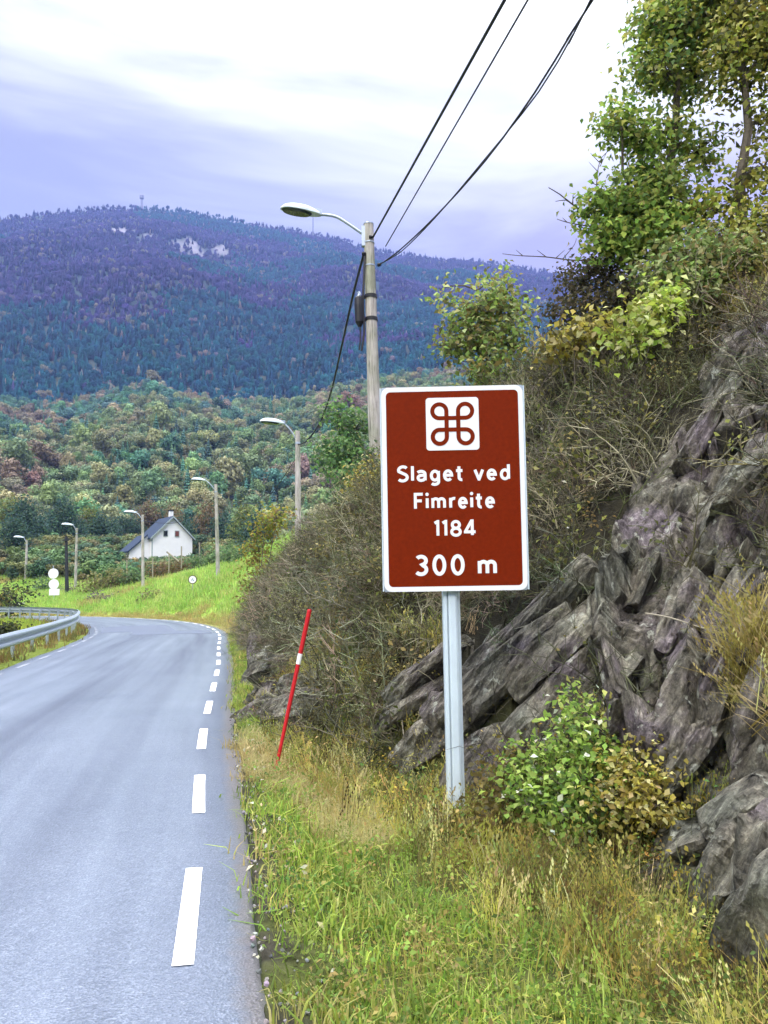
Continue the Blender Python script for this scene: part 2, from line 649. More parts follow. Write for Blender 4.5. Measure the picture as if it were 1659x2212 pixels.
def terrain(x, y, detail=True):
    x, y = np.asarray(x, float), np.asarray(y, float)
    sh = x.shape
    x, y = x.ravel(), y.ravel()
    q, k = road_q(x, y)
    d = E[k, 1]
    wv = ROAD_W[k]
    r = np.hypot(x, y)
    az = np.arctan2(x, y)
    # bank beside the near road
    foot, sl, cap = bank_params(d)
    s = q - foot
    nz_ = fbm(x * 0.9, y * 0.9, 0.0, 4) * 0.22 * sstep(0, 1.2, s)
    bank = np.where(s > 0, cap * np.tanh(np.clip(sl * s, 0, None) / cap) + np.clip(s - 2.5, 0, 40) * 0.22, 0) + nz_
    ditch = -0.20 * sstep(0.05, 0.6, q) * (1 - sstep(0.0, 1.0, s)) * (1 - sstep(8, 10, d))
    bank += ditch
    # field rising outside the bend
    fs = np.interp(E[k, 0], [-60, -25, -15, -7], [0.06, 0.22, 0.48, 1.05])
    fc = np.interp(E[k, 0], [-60, -25, -15, -7], [2.0, 3.8, 5.8, 8.5])
    qq = np.clip(q - 0.5, 0, None)
    field = fc * np.tanh(fs * qq / fc) + 0.02 * np.clip(qq - 15, 0, 60) + fbm(x * 0.25, y * 0.25, 3.0, 3) * 0.18 * sstep(0.5, 4, q)
    wf = sstep(22.5, 27.0, d)
    right = bank * (1 - wf) + field * wf
    p = -(q + wv)
    left = -0.06 * np.clip(p - 0.8, 0, 12) + fbm(x * 0.3, y * 0.3, 5.0, 3) * 0.1 * sstep(0.8, 4, p)
    z = np.where(q > 0, right, np.where(p > 0, left, 0.0))
    z = np.where((q <= 0.02) & (p <= 0.02), -0.06, z)
    z = np.where((q > 0.02) & (q < 0.12) & (d < 10), np.minimum(z, -0.03), z)
    # far land
    cm = crest(MID_X, MID_Y, R_MID, az)
    ct = crest(MTN_X, MTN_Y, R_MTN, az)
    lo = np.interp(r, [0, 60, 100, 140], [3.0, 4.2, 6.0, 9.0])
    tm = np.clip((r - 140) / (R_MID - 140), 0, 1)
    mid = 9.0 + (cm - 9.0) * (tm ** 1.05)
    t2_ = np.clip((r - R_MID) / (R_MTN - R_MID), 0, 1)
    mt = cm * 0.92 + (ct - 10 - cm * 0.92) * t2_ ** 1.06
    mt = np.where(r > R_MTN, ct - (r - R_MTN) * 0.16, mt)
    far = np.where(r < 140, lo, np.where(r < R_MID, mid, mt))
    far = far + fbm(x * 0.02, y * 0.02, 1.0, 4) * 3.0 * sstep(140, 260, r) + fbm(x * 0.004, y * 0.004, 2.0, 4) * 30 * sstep(650, 1000, r) * (1 - 0.85 * sstep(1250, 1650, r))
    wfar = sstep(72, 118, r)
    z = z * (1 - wfar) + far * wfar
    return z.reshape(sh)


def tz(x, y):
    return float(terrain(np.array([x]), np.array([y]))[0])


# ------------------------------------------------------------------ ground sheet
az_f = np.radians(np.arange(-42, 42.01, 0.2))
az_c = np.radians(np.arange(46, 315, 4.0))
AZ = np.concatenate([az_f, az_c])
rr = [0.25]
while rr[-1] < 80:
    rr.append(rr[-1] * 1.019 + 0.004)
while rr[-1] < 3100:
    rr.append(rr[-1] * 1.03)
RR = np.array(rr)
gx = np.sin(AZ)[None, :] * RR[:, None]
gy = np.cos(AZ)[None, :] * RR[:, None]
gz = terrain(gx, gy)
nA, nR = len(AZ), len(RR)
gv = np.stack([gx, gy, gz], -1).reshape(-1, 3)
ii, jj = np.meshgrid(np.arange(nR - 1), np.arange(nA), indexing='ij')
j2 = (jj + 1) % nA
gf = np.stack([ii * nA + jj, ii * nA + j2, (ii + 1) * nA + j2, (ii + 1) * nA + jj], -1).reshape(-1, 4)[:, ::-1]
fx, fy, fz = gv[:, 0], gv[:, 1], gv[:, 2]
fq, fk = road_q(fx, fy)
fd = E[fk, 1]
fr = np.hypot(fx, fy)
gcol = np.tile(np.array([0.045, 0.055, 0.032]), (len(gv), 1))


def blend(c, col, w):
    return c * (1 - w[:, None]) + np.array(col)[None, :] * w[:, None]


ft, fsl, fcap = bank_params(fd)
fs_ = fq - ft
near = 1 - sstep(70, 110, fr)
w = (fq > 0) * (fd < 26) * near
gcol = blend(gcol, (0.030, 0.027, 0.018), w)                              # bank soil, darkened so gaps in the brush read as deep shade
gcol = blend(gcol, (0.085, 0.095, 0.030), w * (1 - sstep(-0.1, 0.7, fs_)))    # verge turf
gcol = blend(gcol, (0.045, 0.04, 0.032), w * (1 - sstep(0.05, 0.25, fq)) * (fd < 12))  # ditch soil by the asphalt, darkened to paint in the shadow along the edge
w = (fq > 0) * sstep(22.5, 27, fd) * near
gcol = blend(gcol, (0.26, 0.38, 0.07), w)
gcol = blend(gcol, (0.20, 0.17, 0.06), w * (1 - sstep(0.2, 1.0, fq)))
gcol = blend(gcol, (0.22, 0.22, 0.08), w * sstep(0.1, 0.5, fbm(fx * 0.18, fy * 0.18, 9, 3)))
w = (fq < -4) * near
gcol = blend(gcol, (0.15, 0.19, 0.035), w)
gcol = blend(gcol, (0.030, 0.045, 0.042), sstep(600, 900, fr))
ROCKY = [((262, 500), 34, 15), ((320, 512), 30, 12), ((395, 528), 36, 16), ((425, 548), 26, 14), ((475, 540), 26, 18)]     # bare rock patches near the summit


def rocky(x, y, z):
    c_ = (np.stack([x, y, z], -1) - np.array([0, 0, CAM_H])) @ np.array(CAM_R)
    zz = np.where(c_[:, 2] < -1, -c_[:, 2], 1.0)
    u_, v_ = 829.5 + F_PX * c_[:, 0] / zz, 1106 - F_PX * c_[:, 1] / zz
    w_ = np.zeros(len(x))
    for (cx0, cy0), rx_, ry_ in ROCKY:
        w_ = np.maximum(w_, 1 - sstep(0.5, 1.1, np.hypot((u_ - cx0) / rx_, (v_ - cy0) / ry_) + 0.35 * fbm(x * 0.03, y * 0.03, z * 0.03, 3)))
    return w_ * (np.hypot(x, y) > 1200)


rk = rocky(fx, fy, fz)
gcol = blend(gcol, (0.19, 0.175, 0.20), rk)
_c = (gv - np.array([0, 0, CAM_H])) @ np.array(CAM_R)
_px = 829.5 + F_PX * _c[:, 0] / np.where(_c[:, 2] < -0.5, -_c[:, 2], np.nan)
_py = 1106 - F_PX * _c[:, 1] / np.where(_c[:, 2] < -0.5, -_c[:, 2], np.nan)
_rec = sstep(1330, 1420, np.nan_to_num(_px, nan=0)) * sstep(1000, 1100, np.nan_to_num(_py, nan=0) + 0.9 * (np.nan_to_num(_px, nan=0) - 1400)) * (1 - sstep(1560, 1680, np.nan_to_num(_py, nan=9e9)))
gv[:, 2] -= 0.55 * _rec * (fr < 9)          # hollow behind the loose blocks of the rock face
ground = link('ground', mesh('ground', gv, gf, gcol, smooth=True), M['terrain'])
tag(ground, kind='structure', label='rising grassy and wooded ground from the verge up to the mountain')

# ------------------------------------------------------------------ road
offs = np.array([0.0, 0.25, 0.5, 0.9, 1.4, 2.0, 2.6, 3.2, 3.7])
ra = ARC
jit = vnoise(ra * 1.3, ra * 0) * 0.035 + vnoise(ra * 5.0, ra * 0) * 0.018
rows, uvs = [], []
for i, o_ in enumerate(list(offs) + ['L1', 'L2']):
    off = ROAD_W - 0.25 if o_ == 'L1' else ROAD_W + jit[::-1] if o_ == 'L2' else np.full(len(ra), float(o_))
    if i == 0:
        off = off + jit
    p = E + NL * off[:, None]
    z = np.zeros(len(ra)) - (0.012 if i == 0 or o_ == 'L2' else 0.0) + 0.03 * np.sin(np.clip(off / ROAD_W, 0, 1) * math.pi)
    rows.append(np.stack([p[:, 0], p[:, 1], z], -1))
    uvs.append(np.stack([off, ra], -1))
# skirts so the asphalt has a broken edge with thickness
low0 = rows[0] + np.concatenate([-NL * 0.05, np.full((len(ra), 1), -0.09)], 1)
low1 = rows[-1] + np.concatenate([NL * 0.05, np.full((len(ra), 1), -0.09)], 1)
rows = [low0] + rows + [low1]
uvs = [uvs[0]] + uvs + [uvs[-1]]
nC, nL_ = len(rows), len(ra)
rv = np.stack(rows, 0).reshape(-1, 3)
ii, jj = np.meshgrid(np.arange(nC - 1), np.arange(nL_ - 1), indexing='ij')
rf = np.stack([ii * nL_ + jj, ii * nL_ + jj + 1, (ii + 1) * nL_ + jj + 1, (ii + 1) * nL_ + jj], -1).reshape(-1, 4)
road = link('road', mesh('road', rv, rf, smooth=False, uvs=np.stack(uvs, 0).reshape(-1, 2)), M['asphalt'])
tag(road, kind='structure', label='pale grey asphalt road bending to the left')


def road_z(off, arc):
    wv = np.interp(arc, ARC, ROAD_W)
    return 0.03 * np.sin(np.clip(off / wv, 0, 1) * math.pi)


def road_strip(name, a0, a1, o0, o1, m, lift=0.005, parent=road, wob=0.0):
    n = max(2, int((a1 - a0) / 0.3) + 1)
    aa = np.linspace(a0, a1, n)
    m_ = max(2, int(abs(np.max(o1) - np.min(o0)) / 0.3) + 1)
    vs_, fs2 = [], []
    for k in range(m_):
        f = k / (m_ - 1)
        oo = o0 + (o1 - o0) * f + (wob * np.sin(aa * 3.1 + k) if wob else 0)
        p = road_pt(aa, np.broadcast_to(oo, aa.shape)[:, None])
        zz = road_z(oo, aa) + lift
        vs_.append(np.concatenate([p, np.broadcast_to(zz, aa.shape)[:, None]], 1))
    vs_ = np.stack(vs_, 0).reshape(-1, 3)
    for k in range(m_ - 1):
        for j in range(n - 1):
            fs2.append((k * n + j, k * n + j + 1, (k + 1) * n + j + 1, (k + 1) * n + j))
    return link(name, mesh(name, vs_, fs2), m, parent)


def arc_at(y):
    return float(np.interp(y, E[:700, 1], ARC[:700]))


for k in range(-6, 34):
    a0 = ARC0 + k * 2.04
    road_strip('edge_dash', a0, a0 + 1.04, 0.25, 0.33, M['paint'])
for k in range(-2, 34):
    a0 = ARC0 + 0.7 + k * 2.04
    wv = float(np.interp(a0 + 0.5, ARC, ROAD_W))
    road_strip('edge_dash', a0, a0 + 1.04, wv - 0.33, wv - 0.25, M['paint_worn'])
# newer asphalt patch across the bend
a_p = arc_at(26.5)
road_strip('asphalt_patch', a_p, a_p + 2.6, 0.5, 3.2, M['asphalt_dark'], 0.0035)
road_strip('asphalt_patch', a_p + 2.61, a_p + 8.5, 1.7, 4.3, M['asphalt_dark'], 0.0035)
# ------------------------------------------------------------------ GN scatter
LIB = bpy.data.collections.new('plant_library')


def lib_collection(name, objs):
    c_ = bpy.data.collections.new(name)
    for i, (me, m) in enumerate(objs):
        me.materials.append(m)
        o = bpy.data.objects.new('%s_%02d' % (name, i), me)
        c_.objects.link(o)
    return c_


_gn_cache = {}


def gn_tree(coll):
    if coll.name in _gn_cache:
        return _gn_cache[coll.name]
    g = bpy.data.node_groups.new('scatter_' + coll.name, 'GeometryNodeTree')
    g.interface.new_socket('Geometry', in_out='INPUT', socket_type='NodeSocketGeometry')
    g.interface.new_socket('Geometry', in_out='OUTPUT', socket_type='NodeSocketGeometry')
    n, l = g.nodes, g.links
    gi, go = n.new('NodeGroupInput'), n.new('NodeGroupOutput')
    ci = n.new('GeometryNodeCollectionInfo')
    ci.inputs['Collection'].default_value = coll
    ci.inputs['Separate Children'].default_value = True
    ci.inputs['Reset Children'].default_value = True
    iop = n.new('GeometryNodeInstanceOnPoints')
    iop.inputs['Pick Instance'].default_value = True

    def attr(nm, ty):
        a_ = n.new('GeometryNodeInputNamedAttribute')
        a_.data_type = ty
        a_.inputs['Name'].default_value = nm
        return a_.outputs['Attribute']
    l.new(gi.outputs[0], iop.inputs['Points'])
    l.new(ci.outputs[0], iop.inputs['Instance'])
    l.new(attr('idx', 'INT'), iop.inputs['Instance Index'])
    l.new(attr('rot', 'FLOAT_VECTOR'), iop.inputs['Rotation'])
    l.new(attr('scl', 'FLOAT_VECTOR'), iop.inputs['Scale'])
    l.new(iop.outputs[0], go.inputs[0])
    _gn_cache[coll.name] = g
    return g


def scatter(name, coll, pts, rot, scl, col, label=None, cat=None, kind='stuff', idx=None, parent=None):
    pts = np.asarray(pts, np.float32)
    n = len(pts)
    me = bpy.data.meshes.new(name)
    me.vertices.add(n)
    me.vertices.foreach_set('co', pts.ravel())
    scl = np.asarray(scl, np.float32)
    if scl.ndim == 1:
        scl = np.repeat(scl[:, None], 3, 1)
    for nm, ty, arr in (('rot', 'FLOAT_VECTOR', np.asarray(rot, np.float32)), ('scl', 'FLOAT_VECTOR', scl)):
        a_ = me.attributes.new(nm, ty, 'POINT')
        a_.data.foreach_set('vector', arr.ravel())
    a_ = me.attributes.new('col', 'FLOAT_COLOR', 'POINT')
    c4 = np.ones((n, 4), np.float32)
    c4[:, :3] = np.clip(col, 0, 1)
    a_.data.foreach_set('color', c4.ravel())
    a_ = me.attributes.new('idx', 'INT', 'POINT')
    a_.data.foreach_set('value', (idx if idx is not None else rng.integers(0, len(coll.objects), n)).astype(np.int32))
    o = link(name, me, None, parent)
    md = o.modifiers.new('scatter', 'NODES')
    md.node_group = gn_tree(coll)
    tag(o, label, cat, kind=kind)
    return o


def rand_rot(n, tilt=0.0):
    return np.stack([rng.normal(0, tilt, n), rng.normal(0, tilt, n), rng.uniform(0, 6.283, n)], 1)


def palette(cols, n, jitter=0.15, w=None):
    cols = np.array(cols)
    k = rng.choice(len(cols), n, p=w)
    c_ = cols[k] * rng.normal(1, jitter, (n, 1)) * rng.normal(1, jitter * 0.35, (n, 3))
    return np.clip(c_, 0.004, 0.9)


# --- prototype plants
def leaf_quads(c_, nrm, size, fold=0.25, aspect=0.6):
    """kite shaped leaves; c_ centres (n,3), nrm normals"""
    n = len(c_)
    t_ = rng.normal(size=(n, 3))
    t_ -= nrm * (t_ * nrm).sum(1)[:, None]
    t_ /= np.linalg.norm(t_, axis=1)[:, None] + 1e-9
    b_ = np.cross(nrm, t_)
    s = np.asarray(size).reshape(-1, 1) * np.ones((n, 1))
    v0 = c_ - t_ * s * 0.5
    v1 = c_ + b_ * s * 0.5 * aspect + nrm * s * fold - t_ * s * 0.05
    v2 = c_ + t_ * s * 0.5
    v3 = c_ - b_ * s * 0.5 * aspect + nrm * s * fold - t_ * s * 0.05
    v_ = np.stack([v0, v1, v2, v3], 1).reshape(-1, 3)
    f_ = (np.arange(n)[:, None] * 4 + np.array([0, 1, 2, 3])[None, :])
    return v_, f_


def unit(n):
    v_ = rng.normal(size=(n, 3))
    return v_ / np.linalg.norm(v_, axis=1)[:, None]


def far_tree_mesh(kind, seed):
    """leafy or conifer tree about one unit tall, pivot at the base"""
    r_ = np.random.default_rng(seed)
    if kind == 'leafy':
        lob = [(0, 0, 0.62, 0.30)] + [(r_.normal(0, 0.14), r_.normal(0, 0.14), r_.uniform(0.38, 0.85), r_.uniform(0.14, 0.22)) for _ in range(6)]
        c_ = []
        nn = []
        for (x, y, z, ra_) in lob:
            m_ = int(900 * ra_)
            u_ = r_.normal(size=(m_, 3))
            u_ /= np.linalg.norm(u_, axis=1)[:, None]
            c_.append(np.array([x, y, z]) + u_ * ra_ * r_.uniform(0.6, 1.08, (m_, 1)) * np.array([1, 1, 0.95]))
            nn.append(u_)
        c_, nn = np.concatenate(c_), np.concatenate(nn)
        nn = nn + r_.normal(0, 0.45, nn.shape)
        nn /= np.linalg.norm(nn, axis=1)[:, None]
        v_, f_ = leaf_quads(c_, nn, r_.uniform(0.045, 0.085, len(c_)), 0.15, 0.85)
    else:
        v_, f_ = [], []
        k = 0
        for lay in range(11):
            z = 0.06 + 0.9 * lay / 10
            ra_ = 0.24 * (1 - z) ** 0.85 + 0.015
            for a_ in range(9):
                an = a_ * 0.7 + lay * 0.9 + r_.normal(0, 0.15)
                dr = np.array([math.cos(an), math.sin(an), 0])
                sd = np.array([-math.sin(an), math.cos(an), 0])
                rl = ra_ * r_.uniform(0.75, 1.2)
                p0 = np.array([0, 0, z + 0.07])
                v_ += [p0, p0 * [1, 1, 1] + dr * rl * 0.6 + sd * rl * 0.38 - [0, 0, 0.06], dr * rl + [0, 0, z - 0.04], p0 + dr * rl * 0.6 - sd * rl * 0.38 - [0, 0, 0.06]]
                f_.append((k, k + 1, k + 2, k + 3))
                k += 4
        v_, f_ = np.array(v_), np.array(f_)
    # trunk
    o = len(v_)
    tv = [(0.012 * math.cos(a), 0.012 * math.sin(a), z) for z in (-0.08, 0.5) for a in (0, 2.1, 4.2)]
    v_ = np.concatenate([v_, tv])
    f_ = np.concatenate([f_, np.array([[o, o + 1, o + 4, o + 3], [o + 1, o + 2, o + 5, o + 4], [o + 2, o, o + 3, o + 5]])])
    return mesh('far_%s' % kind, v_, f_.astype(int))


FAR = lib_collection('far_trees', [(far_tree_mesh('leafy', s), M['tree_inst']) for s in (1, 2, 3)] + [(far_tree_mesh('conifer', s), M['tree_inst']) for s in (4, 5)])


def blades_mesh(n, hmin, hmax, width, spread, lean, seed, heads=False):
    r_ = np.random.default_rng(seed)
    v_, f_ = [], []
    k = 0
    for _ in range(n):
        an = r_.uniform(0, 6.283)
        b0 = np.array([r_.normal(0, spread), r_.normal(0, spread), -0.03])
        dr = np.array([math.cos(an), math.sin(an), 0])
        sd = np.array([-dr[1], dr[0], 0])
        h = r_.uniform(hmin, hmax)
        ln = abs(r_.normal(0.3, lean))
        w_ = width * r_.uniform(0.7, 1.3)
        p1 = b0 + np.array([0, 0, h * 0.55]) + dr * ln * h * 0.3
        p2 = b0 + np.array([0, 0, h * (1 - 0.25 * ln)]) + dr * ln * h * 0.95
        v_ += [b0 - sd * w_, b0 + sd * w_, p1 + sd * w_ * 0.8, p1 - sd * w_ * 0.8, p2 + sd * w_ * 0.2, p2 - sd * w_ * 0.2]
        f_ += [(k, k + 1, k + 2, k + 3), (k + 3, k + 2, k + 4, k + 5)]
        k += 6
        if heads and r_.random() < 0.5:
            for q_ in range(4):
                c_ = p2 - dr * 0.02 * q_ - np.array([0, 0, 0.022 * q_])
                s_ = sd * 0.010 * r_.choice([-1, 1])
                v_ += [c_, c_ + s_ + [0, 0, 0.012], c_ + [0, 0, 0.03], c_ - s_ * 0.4 + [0, 0, 0.012]]
                f_.append((k, k + 1, k + 2, k + 3))
                k += 4
    return mesh('blades', np.array(v_), np.array(f_))


GRASS = lib_collection('grass_tufts', [(blades_mesh(28, 0.03, 0.11, 0.0036, 0.055, 0.6, 20 + s), M['leaf_inst']) for s in range(4)])
TALL = lib_collection('tall_grass', [(blades_mesh(22, 0.12, 0.42, 0.0026, 0.05, 0.35, 30 + s, True), M['leaf_inst']) for s in range(4)])
FIELD = lib_collection('field_tufts', [(blades_mesh(18, 0.15, 0.45, 0.018, 0.22, 0.4, 40 + s), M['leaf_inst']) for s in range(3)])


def twig_mesh(n, L, seed, leaves=0):
    r_ = np.random.default_rng(seed)
    v_, f_ = [], []

    def seg(p0, p1, r0, r1):
        t_ = p1 - p0
        t_ = t_ / (np.linalg.norm(t_) + 1e-9)
        u_ = np.cross(t_, r_.normal(size=3))
        u_ /= np.linalg.norm(u_) + 1e-9
        w_ = np.cross(t_, u_)
        o = len(v_)
        for p, rr_ in ((p0, r0), (p1, r1)):
            for a in (0, 2.094, 4.189):
                v_.append(p + (u_ * math.cos(a) + w_ * math.sin(a)) * rr_)
        f_.extend([(o, o + 1, o + 4, o + 3), (o + 1, o + 2, o + 5, o + 4), (o + 2, o, o + 3, o + 5)])
    for _ in range(n):
        p = np.array([r_.normal(0, 0.10), r_.normal(0, 0.10), -0.05])
        dr = np.array([r_.normal(0, 0.6), r_.normal(0, 0.6), 1.0])
        dr /= np.linalg.norm(dr)
        ln = L * r_.uniform(0.5, 1.15)
        rad = r_.uniform(0.0035, 0.009)
        ns = 5
        for s in range(ns):
            dr = dr + r_.normal(0, 0.22, 3) - np.array([0, 0, 0.10])
            dr /= np.linalg.norm(dr)
            p2 = p + dr * ln / ns
            seg(p, p2, rad * (1 - 0.15 * s), rad * (1 - 0.15 * (s + 1)))
            if s > 0:
                for _k in range(2):
                    d2 = dr + r_.normal(0, 0.7, 3)
                    d2 /= np.linalg.norm(d2)
                    q_ = p2 + d2 * ln * r_.uniform(0.12, 0.3)
                    seg(p2, q_, rad * 0.55, rad * 0.3)
                    if r_.random() < 0.6:
                        d3 = d2 + r_.normal(0, 0.6, 3)
                        seg(q_, q_ + d3 / np.linalg.norm(d3) * ln * 0.13, rad * 0.35, rad * 0.2)
            p = p2
    return mesh('twigs', np.array(v_), np.array(f_))


TWIGS = lib_collection('twig_clumps', [(twig_mesh(16, 0.62, 50 + s), M['twig_inst']) for s in range(5)])


def sprig_mesh(n, spread, size, seed):
    r_ = np.random.default_rng(seed)
    c_ = np.stack([r_.normal(0, spread, n), r_.normal(0, spread, n), np.abs(r_.normal(0, spread * 1.2, n))], 1)
    nn = r_.normal(size=(n, 3)) + [0, 0, 0.8]
    nn /= np.linalg.norm(nn, axis=1)[:, None]
    v_, f_ = leaf_quads(c_, nn, r_.uniform(0.6, 1.3, n) * size, 0.15, 0.6)
    return mesh('sprig', v_, f_)


SPRIG = lib_collection('leaf_sprigs', [(sprig_mesh(26, 0.10, 0.042, 60 + s), M['leaf_inst']) for s in range(4)])
LEAF1 = lib_collection('single_leaves', [(sprig_mesh(1, 0.002, 0.05, 70 + s), M['leaf_inst']) for s in range(3)])
#@@PART2


def stone_mesh(seed):
    r_ = np.random.default_rng(seed)
    v_ = []
    for z_, rr_ in ((-0.4, 0.7), (0.35, 0.8)):
        for k in range(5):
            an = 1.2566 * k + r_.normal(0, 0.15)
            q_ = rr_ * r_.uniform(0.75, 1.15)
            v_.append((math.cos(an) * q_, math.sin(an) * q_, z_ * r_.uniform(0.7, 1.2)))
    v_.append((0, 0, 0.6))
    f_ = [(k, (k + 1) % 5, 5 + (k + 1) % 5, 5 + k) for k in range(5)] + [(5 + k, 5 + (k + 1) % 5, 10, 10) for k in range(5)]
    f_ = [tuple(dict.fromkeys(q_)) for q_ in f_]
    return mesh('stone', v_, f_)


STONE = lib_collection('gravel_stones', [(stone_mesh(80 + s), M['twig_inst']) for s in range(4)])

# ------------------------------------------------------------------ more helpers on the terrain
def project(p):
    p = np.asarray(p, float) - np.array([0, 0, CAM_H])
    c_ = p @ np.array(CAM_R)
    zz = np.where(c_[:, 2] < -0.05, -c_[:, 2], np.nan)
    return 829.5 + F_PX * c_[:, 0] / zz, 1106 - F_PX * c_[:, 1] / zz


_RS = np.geomspace(1.2, 260, 900)


def hit(xv, yv):
    """where the sight line meets the ground"""
    d = ray(xv, yv)
    pts = np.array([0, 0, CAM_H]) + np.array(d)[None, :] * _RS[:, None]
    zt = terrain(pts[:, 0], pts[:, 1])
    b = np.nonzero(pts[:, 2] < zt)[0]
    return Vector(pts[b[0]]) if len(b) else Vector(pts[-1])


def stand(xv, Y):
    """ground point in the photo column xv at depth Y"""
    p = P(xv, 1250, Y)
    for _ in range(4):
        p = P(xv, float(project([(p.x, Y, tz(p.x, Y))])[1][0]), Y)
    return Vector((p.x, Y, tz(p.x, Y)))


def normal_at(x, y, h=0.25):
    z = terrain(np.array([x - h, x + h, x, x]), np.array([y, y, y - h, y + h]))
    return Vector((-(z[1] - z[0]) / (2 * h), -(z[3] - z[2]) / (2 * h), 1)).normalized()


def inpoly(x, y, poly):
    x, y = np.asarray(x), np.asarray(y)
    r = np.zeros(len(x), bool)
    n = len(poly)
    for i in range(n):
        x0, y0 = poly[i]
        x1, y1 = poly[(i + 1) % n]
        c_ = ((y0 > y) != (y1 > y)) & (x < (x1 - x0) * (y - y0) / (y1 - y0 + 1e-9) + x0)
        r ^= c_
    return r


def fnoise(p, s):
    return fbm(p[:, 0] * s, p[:, 1] * s, p[:, 2] * s, 4)


# ------------------------------------------------------------------ rock outcrops
def block_mesh(name, centre, a, n, L, Tk, D, seed, res=(34, 14, 9), am=1.0):
    """an angular split block of schist: long axis a, outward n"""
    a = Vector(a).normalized()
    tk = Vector(n).cross(a).normalized()
    n = a.cross(tk).normalized()
    vs_, fs2, seen = [], [], {}

    def vid(i, j, k):
        key = (i, j, k)
        if key not in seen:
            seen[key] = len(vs_)
            vs_.append((2 * i / res[0] - 1, 2 * j / res[1] - 1, 2 * k / res[2] - 1))
        return seen[key]
    for ax in range(3):
        o1, o2 = [x for x in range(3) if x != ax]
        for side in (0, res[ax]):
            for i in range(res[o1]):
                for j in range(res[o2]):
                    q_ = []
                    for (di, dj) in ((0, 0), (1, 0), (1, 1), (0, 1)):
                        idx = [0, 0, 0]
                        idx[ax] = side
                        idx[o1] = i + di
                        idx[o2] = j + dj
                        q_.append(vid(*idx))
                    fs2.append(tuple(q_))
    u = np.array(vs_)
    r_ = np.random.default_rng(seed)
    taper = 1 - 0.25 * np.abs(u[:, 0]) ** r_.uniform(1.5, 3)
    sh = r_.uniform(-0.35, 0.35, 3)
    p = u.copy()
    p[:, 1] = u[:, 1] * taper + sh[0] * u[:, 0] + 0.25 * sh[2] * u[:, 2]
    p[:, 2] = u[:, 2] * (1 - 0.3 * np.abs(u[:, 0]) ** 2) + sh[1] * u[:, 0] * 0.5
    p[:, 0] += sh[2] * u[:, 1] * 0.3
    # split faces: random planes shear corners off flat
    for _ in range(13):
        pn_ = r_.normal(size=3)
        pn_ /= np.linalg.norm(pn_)
        dd_ = r_.uniform(0.58, 0.86) * np.abs(pn_).sum()
        p -= np.maximum(0, p @ pn_ - dd_)[:, None] * pn_[None, :]
    w = (np.array(centre)[None, :] + p[:, :1] * np.array(a)[None, :] * L / 2 + p[:, 1:2] * np.array(tk)[None, :] * Tk / 2
         + p[:, 2:3] * np.array(n)[None, :] * D / 2)
    # layered break: noise stretched along the long axis, stepped
    la, lt, ln_ = w @ np.array(a), w @ np.array(tk), w @ np.array(n)
    st = fbm(la * 1.1 + seed, lt * 8.0, ln_ * 5.0, 4)
    st = np.round(st * 3.0) / 3.0 * 0.75 + st * 0.25
    bl = fbm(la * 2.2, lt * 2.2 + seed, ln_ * 2.2, 3)
    hf = fbm(la * 5 + seed, lt * 13, ln_ * 11, 3) * 0.022
    w += np.array(a)[None, :] * (fbm(la * 3, lt * 9, ln_ * 9 + seed, 2) * 0.022 * am)[:, None]
    w += np.array(n)[None, :] * ((st * 0.070 + bl * 0.035 + hf * 1.3) * am)[:, None] + np.array(tk)[None, :] * (fbm(la * 1.6, lt * 3, ln_ * 4 + seed, 3) * 0.03 * am)[:, None]
    me = mesh(name, w, fs2)
    b = bmesh.new()
    b.from_mesh(me)
    bmesh.ops.recalc_face_normals(b, faces=b.faces)
    b.to_mesh(me)
    b.free()
    return me


ROCKS_PX = []


def outcrop(label, blocks, col_mat, seed, am=1.0, name='rock_outcrop', group='rock outcrops of the roadside bank'):
    """blocks: (xv, yv, image angle, length, thickness, depth, push out)"""
    root = None
    for i, (xv, yv, ang, L, Tk, D, push) in enumerate(blocks):
        h = hit(xv, yv)
        n = normal_at(h.x, h.y, 0.35)
        n = (n + Vector((-0.15, -0.75, 0.0))).normalized()
        ca, sa = math.cos(R(ang)), math.sin(R(ang))
        ay = -(n.x * ca + n.z * sa) / (n.y if abs(n.y) > 0.3 else -0.3)
        a = Vector((ca, max(-0.9, min(0.9, ay)), sa)).normalized()
        if root is None:
            root = empty(name, (h.x, h.y, tz(h.x, h.y)), label, 'rock', group)
        r_o = random.Random(seed + i)
        ang += r_o.uniform(-13, 13) if am > 0.9 else r_o.uniform(-5, 5)
        L = L * (0.8 if am > 0.9 else 1.0)
        D = D * 1.35
        push = push * (1.6 if am > 0.9 else 1.0) + (0.07 if am > 0.9 else 0.0) + r_o.uniform(-0.07, 0.09) * am
        Tk = Tk * (0.82 if am > 0.9 else 1.0)
        ca, sa = math.cos(R(ang)), math.sin(R(ang))
        a = Vector((ca, a.y * a.length, sa)).normalized()
        c_ = h + n * (push - D * 0.25)
        link('slab', block_mesh('slab', c_, a, n, L, Tk, D, seed + i * 7, am=am), col_mat, root)
    return root


A_POLY = [(1659, 690), (1560, 770), (1470, 920), (1390, 1040), (1340, 1160), (1300, 1310), (1290, 1470), (1360, 1620), (1500, 1730), (1659, 1700)]
B_POLY = [(860, 1480), (1040, 1350), (1200, 1290), (1340, 1330), (1310, 1470), (1220, 1600), (1010, 1690), (900, 1600)]
C_POLY = [(545, 1400), (600, 1400), (700, 1500), (690, 1570), (620, 1600), (560, 1590)]
D_POLY = [(1400, 1880), (1480, 1770), (1659, 1690), (1659, 2000), (1450, 2010)]

